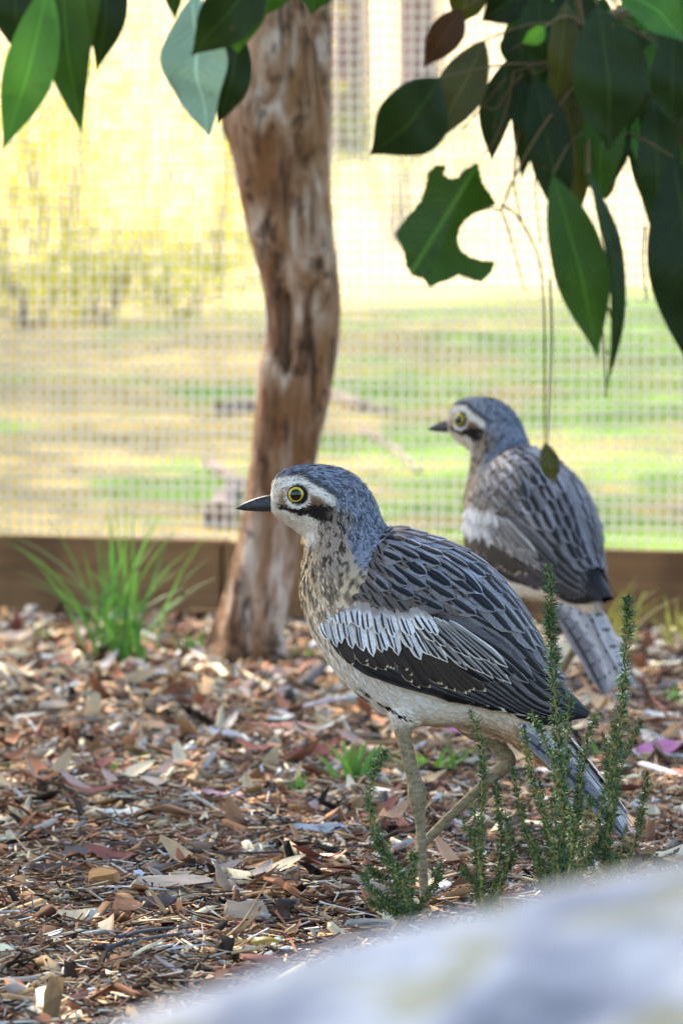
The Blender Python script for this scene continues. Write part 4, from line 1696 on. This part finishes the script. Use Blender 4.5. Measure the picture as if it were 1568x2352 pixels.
def gv_(i, j_):
    if (i, j_) not in idx:
        x, y = 900 + i * G, 365 + j_ * G
        u_, v_ = (x - 1020) / 110, (y - 520) / 140
        d_ = abs(u_ + v_ * .55 - .1)
        V.append(P(x, y, YL + .02 + 0.022 * d_ - 0.012 * v_ * v_) - Vector(br.location))
        ax_, ay_ = -.52, .854
        dx_, dy_ = x - 1085, y - 395
        UVC.append((0.5 + (dx_ * ay_ - dy_ * ax_) / 230, (dx_ * ax_ + dy_ * ay_) / 300))
        idx[(i, j_)] = len(V) - 1
    return idx[(i, j_)]


for i in range(72):
    for j_ in range(88):
        if in_poly(900 + (i + .5) * G, 365 + (j_ + .5) * G, OUT):
            Fq.append((gv_(i, j_), gv_(i + 1, j_), gv_(i + 1, j_ + 1), gv_(i, j_ + 1)))
o = ob('chewed_leaf', mesh_np('chewed_leaf', [tuple(q) for q in V], Fq, [M_GL['green']], True, uv=UVC), br)
tp = P(1300, -900, YL)
add_twig(br, [Vector((0.24, 6.5, 2.18)), tp, P(1310, -450, YL), P(1320, -60, YL + .05), P(1345, 120, YL + .05), P(1350, 400, YL)], 0.0034)
hub = [(1320, -60), (1340, 60), (1346, 160), (1350, 300)]
for spec, mat, Yo, kw in RL:
    q = spec[:2]
    if q[1] > 600:
        continue
    h_ = min(hub, key=lambda k: math.hypot(k[0] - q[0], k[1] - q[1] + 40))
    add_twig(br, [P(*h_, YL + .05), P((h_[0] + q[0]) / 2, (h_[1] + q[1]) / 2 - 22, YL + .03 + Yo / 2), P(*q, YL + Yo)], 0.0013)
add_twig(br, [P(1346, 160, YL + .05), P(1240, 300, YL), P(1175, 420, YL), P(1150, 480, YL), P(1122, 474, YL + .02)], 0.0013)
for pts in ([(1150, 480), (1170, 540), (1205, 672)], [(1150, 470), (1190, 500), (1235, 590), (1248, 700), (1250, 860), (1250, 1015)], [(1262, 640), (1266, 760), (1262, 900), (1256, 1020)],
            [(1180, 160), (1160, 260), (1130, 330), (1105, 360)], [(1375, 660), (1400, 720), (1412, 780), (1405, 812), (1385, 806)], [(1380, 640), (1384, 780), (1392, 912)], [(1480, 520), (1475, 600), (1484, 690)],
            [(1160, 180), (1120, 230), (1060, 300)], [(1200, 170), (1165, 210), (1140, 250), (1100, 240)], [(1190, 300), (1180, 420), (1200, 520)], [(1240, 320), (1228, 430), (1240, 560)]):
    add_twig(br, [P(x, y, YL + .02 + .01 * i) for i, (x, y) in enumerate(pts)], 0.0011, 'dead_strand')

# ================================================================== NEEDLE LEAVED SHRUB
b = NB('needle_leaf', 0.5, 0.3)
c = b.vcol()
b.base(c)
add_transl(b, c, 0.2)
M_NEEDLE = b.m
M_STEM = m_plain('shrub_stem', srgb(140, 132, 72), 0.8, 0.2, 0.3, 90)


def needle_stem(root, pts, Y, dy=0.0, dens=0.9, big=0.85):
    n_ = max(10, int(len(pts) * 12))
    k = crom([(x, y) for x, y in pts], n_)
    path = [P(x, y, Y + dy * i / n_) for i, (x, y) in enumerate(k)]       # tip first
    st = [p + Vector((random.gauss(0, .0006), random.gauss(0, .003), 0)) for p in path]
    Vt, Ft = tube(st, [0.0007 + 0.0011 * i / len(st) for i in range(len(st))], 6)
    so = ob('stem', pydata('stem', local(Vt, root), Ft, [M_STEM]), root)
    # whorls
    Ls = 0
    Vs, Fs, Cs = [], [], []
    dist = 0
    for i in range(len(st) - 1):
        seg = st[i + 1] - st[i]
        L = seg.length
        t = -seg.normalized()
        u = t.cross(Vector((0, 1, 0))).normalized()
        v = t.cross(u)
        dist += L
        while Ls < dist:
            q = 1 - (dist - Ls) / L
            p = st[i] + seg * q
            age = min(1, Ls / 0.25)
            for kq in range(4):
                an = random.uniform(0, 6.283)
                up = random.uniform(.35, 1.1) - .35 * age + (0.8 if Ls < 0.006 else 0)
                d = (u * math.cos(an) + v * math.sin(an) + t * up).normalized()
                l = random.uniform(.006, .0125) * big * (.8 if Ls < .01 else 1)
                w_ = random.uniform(.0005, .0009) * big
                sd = d.cross(t).normalized() if abs(d.dot(t)) < .98 else u
                nr = sd.cross(d)
                b0 = len(Vs)
                droop = -t * l * .12
                Vs += [p, p + d * l * .5 + sd * w_ + nr * .0003, p + d * l * .5 - sd * w_ + nr * .0003, p + d * l + droop, p + d * l * .5 - nr * w_ * .6]
                Fs += [(b0, b0 + 1, b0 + 3), (b0, b0 + 3, b0 + 2), (b0, b0 + 4, b0 + 1), (b0 + 4, b0 + 3, b0 + 1), (b0, b0 + 2, b0 + 4), (b0 + 4, b0 + 2, b0 + 3)]
                g = random.uniform(.7, 1.3)
                y_ = 1 if random.random() < .22 else 0
                c_ = (0.12 * g + .09 * y_, 0.22 * g + .08 * y_, 0.085 * g)
                Cs += [c_] * 5
            Ls += random.uniform(.0017, .0034) / dens
    ob('needles', mesh_np('needles', [tuple(q) for q in local(Vs, root)], Fs, [M_NEEDLE], False, col=np.array(Cs)), so, kind='stuff')


def needle_plant(label, bx_, by_, Y, stems):
    root = bpy.data.objects.new('needle_leaved_shrub', None)
    COL.objects.link(root)
    root.location = (P(bx_, by_, Y).x, Y, 0.01)
    tag(root, label, 'shrub', 'needle leaved shrubs by the boulder')
    for st in stems:
        needle_stem(root, *st)
    return root


YP = 7.78
needle_plant('tall needle leaved shrub with many upright stems in front of the curlew tail', 1280, 2130, YP, [
    ([(1257, 1303), (1262, 1400), (1268, 1500), (1275, 1620), (1284, 1750), (1290, 1860), (1288, 2000), (1285, 2130)], YP, 0, 1.25, 1.15),
    ([(1306, 1598), (1302, 1690), (1297, 1780), (1296, 1880), (1290, 2000), (1288, 2130)], YP + .03),
    ([(1219, 1640), (1246, 1690), (1270, 1760), (1290, 1850)], YP - .02),
    ([(1200, 1676), (1211, 1735), (1222, 1802), (1246, 1862), (1262, 1940), (1276, 2040), (1284, 2130)], YP - .03),
    ([(1370, 1640), (1350, 1700), (1335, 1780), (1325, 1870), (1305, 1980), (1290, 2130)], YP + .02),
    ([(1411, 1650), (1402, 1735), (1385, 1830), (1362, 1920), (1325, 2020), (1295, 2130)], YP - .02),
    ([(1330, 1720), (1330, 1800), (1322, 1900), (1310, 2000), (1292, 2130)], YP + .05),
    ([(1240, 1800), (1250, 1880), (1262, 1960), (1276, 2060)], YP + .05),
    ([(1190, 1850), (1215, 1920), (1245, 1990), (1272, 2080)], YP),
    ([(1355, 1830), (1345, 1900), (1325, 1980), (1298, 2100)], YP - .05),
    ([(1395, 1880), (1370, 1950), (1330, 2020), (1298, 2110)], YP + .04),
    ([(1268, 1830), (1275, 1920), (1282, 2040)], YP - .06),
    ([(1225, 1930), (1245, 1990), (1270, 2080)], YP - .05),
    ([(1310, 1850), (1312, 1940), (1300, 2060)], YP - .06),
] + [([(1285 + (x_ - 1285) * 1.0, y_), (1285 + (x_ - 1285) * .85, y_ + (2130 - y_) * .3), (1285 + (x_ - 1285) * .5, y_ + (2130 - y_) * .65), (1286 + (x_ - 1285) * .15, 2120)], YP + dy_) for x_, y_, dy_ in
     ((1180, 1765, .04),)])
needle_plant('leggy needle leaved shrub with one tall stem reaching past the curlew wing tip', 1390, 2100, YP + .03, [
    ([(1442, 1373), (1440, 1450), (1432, 1560), (1424, 1660), (1412, 1770), (1400, 1870), (1392, 1980), (1390, 2100)], YP + .03, 0, 1.25, 1.1),
    ([(1484, 1775), (1476, 1852), (1452, 1943), (1420, 2030), (1394, 2100)], YP + .05),
    ([(1470, 1655), (1440, 1720), (1418, 1800), (1404, 1900)], YP + .06),
    ([(1385, 1690), (1398, 1770), (1402, 1860)], YP),
    ([(1440, 1900), (1420, 1970), (1396, 2060)], YP),
    ([(1350, 1960), (1372, 2020), (1388, 2080)], YP + .02),
])
needle_plant('spindly needle leaved shrub between the legs of the curlew and the taller shrub', 1110, 2110, YP, [
    ([(1082, 1632), (1103, 1710), (1108, 1780), (1105, 1850), (1105, 1920), (1106, 2020), (1110, 2110)], YP),
    ([(1137, 1795), (1143, 1852), (1150, 1916), (1140, 2000), (1118, 2100)], YP + .03),
    ([(1065, 1885), (1085, 1940), (1100, 2010), (1108, 2080)], YP - .03),
    ([(1190, 1940), (1165, 1985), (1140, 2040), (1116, 2100)], YP + .02),
    ([(1085, 1850), (1095, 1930), (1104, 2020)], YP - .04),
    ([(1160, 1870), (1172, 1930), (1160, 2000), (1124, 2090)], YP),
    ([(1060, 1990), (1085, 2030), (1105, 2090)], YP - .02),
])
needle_plant('bushy low needle leaved shrub around the standing foot of the curlew', 940, 2105, YP, [
    ([(886, 1727), (860, 1772), (848, 1838), (858, 1893), (876, 1953), (903, 2000), (928, 2060), (940, 2105)], YP, 0, 1.1, .95),
    ([(832, 2006), (850, 2040), (885, 2070), (930, 2105)], YP - .02),
    ([(845, 1990), (880, 2020), (915, 2060), (938, 2100)], YP + .02),
    ([(950, 1955), (946, 1995), (942, 2050), (941, 2100)], YP - .02),
    ([(845, 2070), (880, 2085), (930, 2108)], YP - .03),
    ([(893, 1960), (905, 2010), (925, 2060), (938, 2100)], YP + .03),
    ([(1010, 1990), (1000, 2030), (970, 2070), (946, 2105)], YP),
    ([(865, 2050), (895, 2075), (932, 2105)], YP + .02),
    ([(915, 1985), (925, 2030), (935, 2080)], YP - .05),
])

# ================================================================== GRASS TUFTS
M_GRASS = m_vcol('grass_blade', 0.5, 0.3, 60, 0.2, transl=0.35)


def tuft(name, label, px, Y, n, hgt, spread, col, wd=0.004, lean=0.0, droop=.5, cat='grass', group='grass tufts on the mulch'):
    x0 = (px - CX) / F * Y
    root = bpy.data.objects.new(name, None)
    COL.objects.link(root)
    root.location = (x0, Y, bed_z(x0, Y))
    tag(root, label, cat, group)
    for i in range(n):
        an = random.uniform(0, 6.283)
        out = random.random() ** .7 * spread
        h_ = hgt * random.uniform(.55, 1.05)
        d = Vector((math.cos(an) * out + lean, math.sin(an) * out * .6, 0))
        Vs = []
        m = 9
        sd = Vector((math.cos(an + 1.57 + random.uniform(-.6, .6)), math.sin(an + 1.57) * .5, 0)).normalized()
        b0 = Vector((random.gauss(0, spread * .1), random.gauss(0, spread * .1), 0))
        for k in range(m):
            s_ = k / (m - 1)
            p = b0 + d * (s_ ** 1.6) + Vector((0, 0, h_ * (s_ - droop * out / max(spread, .01) * .45 * s_ ** 3)))
            w_ = wd * (1 - s_ ** 2.2) * .5 + .0002
            Vs += [p - sd * w_, p + Vector((0, -w_ * .35, 0)), p + sd * w_]
        g = random.uniform(.7, 1.3)
        c_ = np.array(col) * g
        ob('blade', mesh_np('blade', Vs, grid_faces(m, 3), [M_GRASS], True, col=np.tile(c_, (m * 3, 1))), root)


G1 = srgb(92, 138, 60)
G2 = srgb(108, 150, 66)
G3 = srgb(150, 152, 70)
tuft('grass_tuft', 'large fan shaped green grass tuft in front of the timber edging', 275, 11.95, 56, 0.27, 0.21, G1, 0.005, 0.0, .6)
tuft('grass_tuft', 'broad bladed grass clump on the mulch beyond the curlew legs', 815, 9.62, 22, 0.075, 0.07, G2, 0.010, .01, .4)
tuft('grass_tuft', 'sparse grass blades arching over the mulch beside a pink leaf', 985, 9.75, 24, 0.06, 0.10, G2, 0.007, .02, .7)
tuft('grass_tuft', 'small grass sprout left of the grass clump beyond the curlew', 690, 9.5, 14, 0.045, 0.035, G2, 0.005)
tuft('grass_tuft', 'tiny pair of green sprouts on the bare mulch', 258, 9.9, 5, 0.03, 0.012, G2, 0.006)
tuft('grass_tuft', 'small green sprout beside a pale curled leaf', 328, 10.0, 6, 0.032, 0.02, G2, 0.006)
tuft('grass_tuft', 'lone bright green sprout on the mulch', 622, 9.38, 4, 0.026, 0.014, G2, 0.01)
tuft('grass_tuft', 'low green grass at the foot of the leaning trunk', 445, 12.2, 22, 0.05, 0.07, G1, 0.006)
tuft('grass_tuft', 'low grass spreading beside the large fan shaped tuft', 150, 12.4, 16, 0.04, 0.10, G1, 0.005)
tuft('grass_tuft', 'thin yellow green grass leaning over the timber edging by the bird with its back turned', 1420, 12.3, 18, 0.14, 0.12, G3, 0.004, .03, .8)
tuft('grass_tuft', 'yellow green grass at the foot of the timber edging far from the trunk', 1545, 12.2, 16, 0.11, 0.10, G3, 0.004, 0, .8)
tuft('grass_tuft', 'green grass sprouting from the mulch between the two birds', 1215, 11.3, 14, 0.10, 0.05, G2, 0.006)
tuft('grass_tuft', 'upright green blades on the mulch beyond the leggy shrub', 1556, 10.9, 12, 0.05, 0.03, G2, 0.006)
tuft('grass_tuft', 'short green grass at the foot of the trunk on the bird side', 690, 12.0, 14, 0.045, 0.05, G1, 0.005)
tuft('grass_tuft', 'faint green sprigs at the bare end of the mulch', 12, 9.9, 10, 0.03, 0.03, G2, 0.004)
tuft('grass_tuft', 'single tiny green seedling among coarse chips', 556, 8.1, 3, 0.012, 0.006, G2, 0.006)
tuft('grass_tuft', 'fine green grass behind the tail of the standing curlew', 1400, 9.9, 14, 0.05, 0.07, G2, 0.004, 0, .6)

# ================================================================== LITTER ONE CAN PICK OUT


def litter_leaf(name, label, px, py, L, W, ang, col, cat='leaf', curl=.25, bend=.2, group=None, lift=.022, tilt=.2, rough=.6):
    Y = H * F / (py - HORIZON)
    x0 = (px - CX) / F * Y
    m = 13
    Vs = []
    for i in range(m):
        s_ = i / (m - 1)
        w_ = max(.04, math.sin(math.pi * min(1, max(0, s_ * .96 + .02))) ** .75)
        for u in (-1, -.5, 0, .5, 1):
            Vs.append(((s_ - .5) * L, u * W * .5 * w_ + bend * L * .25 * math.sin(s_ * 3.1), (1 - abs(u)) * -curl * W * .5 + curl * L * .25 * (2 * s_ - 1) ** 2 + .002 * math.sin(9 * s_ + u)))
    me = mesh_np(name, Vs, grid_faces(m, 5), [m_plain(name + '_surface', col, rough, .3, .3, 60)], True)
    o = ob(name, me, label=label, cat=cat, group=group)
    o.location = (x0, Y, bed_z(x0, Y) + lift)
    o.rotation_euler = (tilt, random.gauss(0, .12), ang)
    md = o.modifiers.new('thickness', 'SOLIDIFY')
    md.thickness = 0.0006
    return o


def slab(name, label, px, py, L, W, T, ang, col, cat='wood chip', tilt=.25, lift=.02, roll=0.0):
    Y = H * F / (py - HORIZON)
    x0 = (px - CX) / F * Y
    bm = bmesh.new()
    ring = [(-.5, -.35), (-.3, -.5), (.1, -.46), (.42, -.5), (.5, -.1), (.46, .3), (.2, .5), (-.15, .42), (-.42, .48), (-.52, .1)]
    f = bm.faces.new([bm.verts.new(((x + random.gauss(0, .03)) * L, (y + random.gauss(0, .04)) * W, random.gauss(0, T * .2))) for x, y in ring])
    r_ = bmesh.ops.extrude_face_region(bm, geom=[f])
    for g in r_['geom']:
        if isinstance(g, bmesh.types.BMVert):
            g.co.z += T
            g.co.x *= .93
    bmesh.ops.recalc_face_normals(bm, faces=bm.faces[:])
    b = NB(name + '_grain', .85, .15)
    nz = b.noise(b.coord('Object', (1, 6, 6)), 60, 4, .7)
    b.base(b.mix(nz, tuple(c * .45 for c in col), tuple(min(.9, c * 1.35) for c in col)))
    b.bump(nz, .8, .002)
    o = ob(name, bm_mesh(name, bm, [b.m]), label=label, cat=cat)
    o.location = (x0, Y, bed_z(x0, Y) + lift)
    o.rotation_euler = (tilt, roll, ang)
    return o


def stick(name, label, pts, r, col, cat='twig', lift=.024):
    Vs = []
    for (x, y) in pts:
        Y = H * F / (y - HORIZON)
        x0 = (x - CX) / F * Y
        Vs.append(Vector((x0, Y, bed_z(x0, Y) + lift + random.uniform(0, .003))))
    k = crom([tuple(v) for v in Vs], len(Vs) * 8)
    Vt, Ft = tube([Vector(q) for q in k], [r * (1 - .4 * i / len(k)) for i in range(len(k))], 7)
    o0 = Vector(Vs[0])
    o = ob(name, pydata(name, [v - o0 for v in Vt], Ft, [m_plain(name + '_bark', col, .8, .2, .3, 80)]), label=label, cat=cat)
    o.location = o0
    return o


litter_leaf('gum_leaf', 'pink gum leaf lying behind the raised leg of the curlew', 1078, 1700, .062, .03, .1, srgb(214, 140, 176), tilt=.8, lift=.03)
litter_leaf('gum_leaf', 'pink gum leaf lying beyond the leggy needle leaved shrub', 1512, 1745, .058, .026, .15, srgb(206, 130, 166), tilt=.75, lift=.03)
litter_leaf('gum_leaf', 'narrow dusty pink leaf on the mulch away from the shrubs', 512, 1832, .055, .013, -.35, srgb(206, 152, 158), tilt=.4)
litter_leaf('bark_strip', 'pale curled bark strip on the mulch in front of the trunk', 515, 1702, .052, .02, .3, srgb(206, 204, 204), 'bark', .5, .5, tilt=.6)
litter_leaf('bark_strip', 'small white flake of bark lying flat near the pale curled strip', 645, 1652, .036, .014, 0, srgb(206, 204, 198), 'bark', .2, tilt=.4)
litter_leaf('gum_leaf', 'tan curled leaf standing up from the mulch beside a green sprout', 358, 1766, .048, .016, .45, srgb(206, 174, 124), curl=.5, tilt=.6)
litter_leaf('gum_leaf', 'large pale tan leaf lying near the grass tuft', 158, 1515, .05, .03, -.3, srgb(214, 192, 148), tilt=.8)
litter_leaf('gum_leaf', 'broad cream leaf at the edge of the mulch near the timber edging', 25, 1512, .06, .03, .2, srgb(216, 196, 158), tilt=.7)
litter_leaf('gum_leaf', 'tan leaf leaning upright at the foot of the trunk', 487, 1528, .05, .02, 1.1, srgb(204, 176, 142), tilt=.9)
litter_leaf('gum_leaf', 'grey blue flat leaf on the mulch beside the curlew foot', 735, 1912, .066, .02, .05, srgb(160, 164, 166), curl=.15, tilt=.45)
litter_leaf('gum_leaf', 'olive yellow leaf lying by the boulder', 582, 2182, .055, .02, .15, srgb(128, 110, 46), curl=.3, tilt=.5, rough=.35)
litter_leaf('gum_leaf', 'pale blue green leaf tucked behind the olive yellow leaf', 625, 2172, .022, .016, 0, srgb(176, 196, 184), tilt=.5)
litter_leaf('gum_leaf', 'small blue grey leaf on the bare mulch', 185, 1775, .028, .016, .8, srgb(156, 160, 168), tilt=.5)
litter_leaf('bark_strip', 'white torn scrap of bark on the mulch', 282, 1868, .045, .014, -.1, srgb(220, 216, 204), 'bark', .4, .6, tilt=.4)
litter_leaf('bark_strip', 'pale curved bark strip beyond the leggy shrub', 1520, 1655, .05, .018, .1, srgb(214, 208, 204), 'bark', .3, tilt=.5)
litter_leaf('gum_leaf', 'dark reddish leaf lying long on the mulch', 640, 1675, .11, .016, -.05, srgb(128, 70, 62), curl=.1, tilt=.4)
litter_leaf('gum_leaf', 'tiny white oval leaf resting on coarse chips', 317, 2268 - 240, .016, .009, .9, srgb(216, 222, 232), curl=.1, tilt=.7)
slab('wood_chip', 'flat grey weathered slab of wood on the mulch near the boulder', 402, 2046, .078, .026, .006, .05, srgb(168, 156, 144), tilt=.35)
slab('wood_chip', 'pale angular chunk of wood tilted toward the boulder', 566, 2098, .044, .034, .007, .4, srgb(178, 158, 136), tilt=.6)
slab('wood_chip', 'orange tan chunk of wood with a split end', 238, 2046, .032, .02, .012, -.1, srgb(182, 138, 92), tilt=.5)
slab('wood_chip', 'reddish tan chunk of wood beside the split chunk', 290, 2090, .03, .022, .012, .3, srgb(184, 132, 98), tilt=.5)
slab('wood_chip', 'dark brown slab of bark on coarse chips', 130, 2010, .06, .018, .006, .1, srgb(88, 72, 66), tilt=.4)
slab('wood_chip', 'upright brown stub of wood at the end of the mulch by the boulder', 118, 2330, .05, .016, .012, 1.4, srgb(122, 96, 66), tilt=.2, roll=-1.0, lift=.03)
slab('wood_chip', 'pale splintered stick of grey wood beside the curlew foot', 850, 2120, .05, .01, .006, .35, srgb(182, 176, 168), tilt=.3)
slab('wood_chip', 'tan chip lying beyond the white curled bark strip', 340, 1665, .05, .022, .005, .1, srgb(196, 160, 128), tilt=.5)
stick('twig', 'long thin dark twig lying across the mulch in front of the birds', [(245, 1945), (420, 1958), (560, 1962), (720, 1958), (880, 1952)], .0017, srgb(74, 66, 66))
stick('twig', 'short dark twig pointing at the boulder', [(268, 2182), (350, 2160), (432, 2138)], .0024, srgb(66, 68, 76))
stick('twig', 'second dark twig lying alongside the short dark twig', [(242, 2206), (330, 2188), (440, 2158)], .0024, srgb(72, 76, 84))
stick('twig', 'thin brown twig lying over the pale angular chunk', [(500, 2205), (560, 2128), (612, 2062)], .0015, srgb(150, 118, 82), lift=.03)
stick('twig', 'pale grey twig lying straight across the mulch behind the birds', [(640, 1640), (760, 1622), (870, 1612)], .0028, srgb(176, 172, 184))

# fallen branches lying on the lawn beyond the fence


def fallen(label, pts, r):
    Vs = []
    for (x, y) in pts:
        Y = H * F / (y - HORIZON)
        Vs.append(Vector(((x - CX) / F * Y, Y, terrain_z((x - CX) / F * Y, Y) + r * .8)))
    k = crom([tuple(v) for v in Vs], len(Vs) * 8)
    Vt, Ft = tube([Vector(q) for q in k], [r * (1 - .45 * i / len(k)) for i in range(len(k))], 9)
    o0 = Vs[0]
    o = ob('fallen_branch', pydata('fallen_branch', [v - o0 for v in Vt], Ft, [M_FARBARK]), label=label, cat='branch', group='branches fallen on the lawn')
    o.location = o0


fallen('grey fallen branch lying beside the trunk on the lawn beyond the fence', [(505, 948), (545, 945), (600, 940), (640, 946)], .022)
fallen('short grey fallen branch leaning toward the foot of the trunk beyond the fence', [(480, 1065), (530, 1092), (590, 1120), (640, 1128)], .014)
fallen('thick grey branch end on the lawn behind the bill of the side-on bird', [(500, 1215), (520, 1160), (550, 1120)], .03)
fallen('dark fallen branch on the lawn between the trunk and the far bird', [(745, 915), (800, 925), (850, 940), (900, 948)], .02)
fallen('thin fallen stick on the lawn behind the bird with its back turned', [(830, 990), (900, 1030), (960, 1075)], .01)

bm = bmesh.new()
bmesh.ops.create_icosphere(bm, subdivisions=3, radius=1)
for v in bm.verts:
    r = 1 + .12 * noise.noise(v.co * 1.5)
    v.co = Vector((v.co.x * .0085 * r, v.co.y * .007 * r, v.co.z * .0075 * r))
peb = ob('pebble', bm_mesh('pebble', bm, [m_plain('white_pebble', srgb(236, 238, 244), .5, .4, .1, 300)], True), label='small white pebble on the mulch beside the tail of the bird with its back turned', cat='pebble')
yq = 12.05
xq = (1274 - CX) / F * yq
peb.location = (xq, yq, bed_z(xq, yq) + .022)
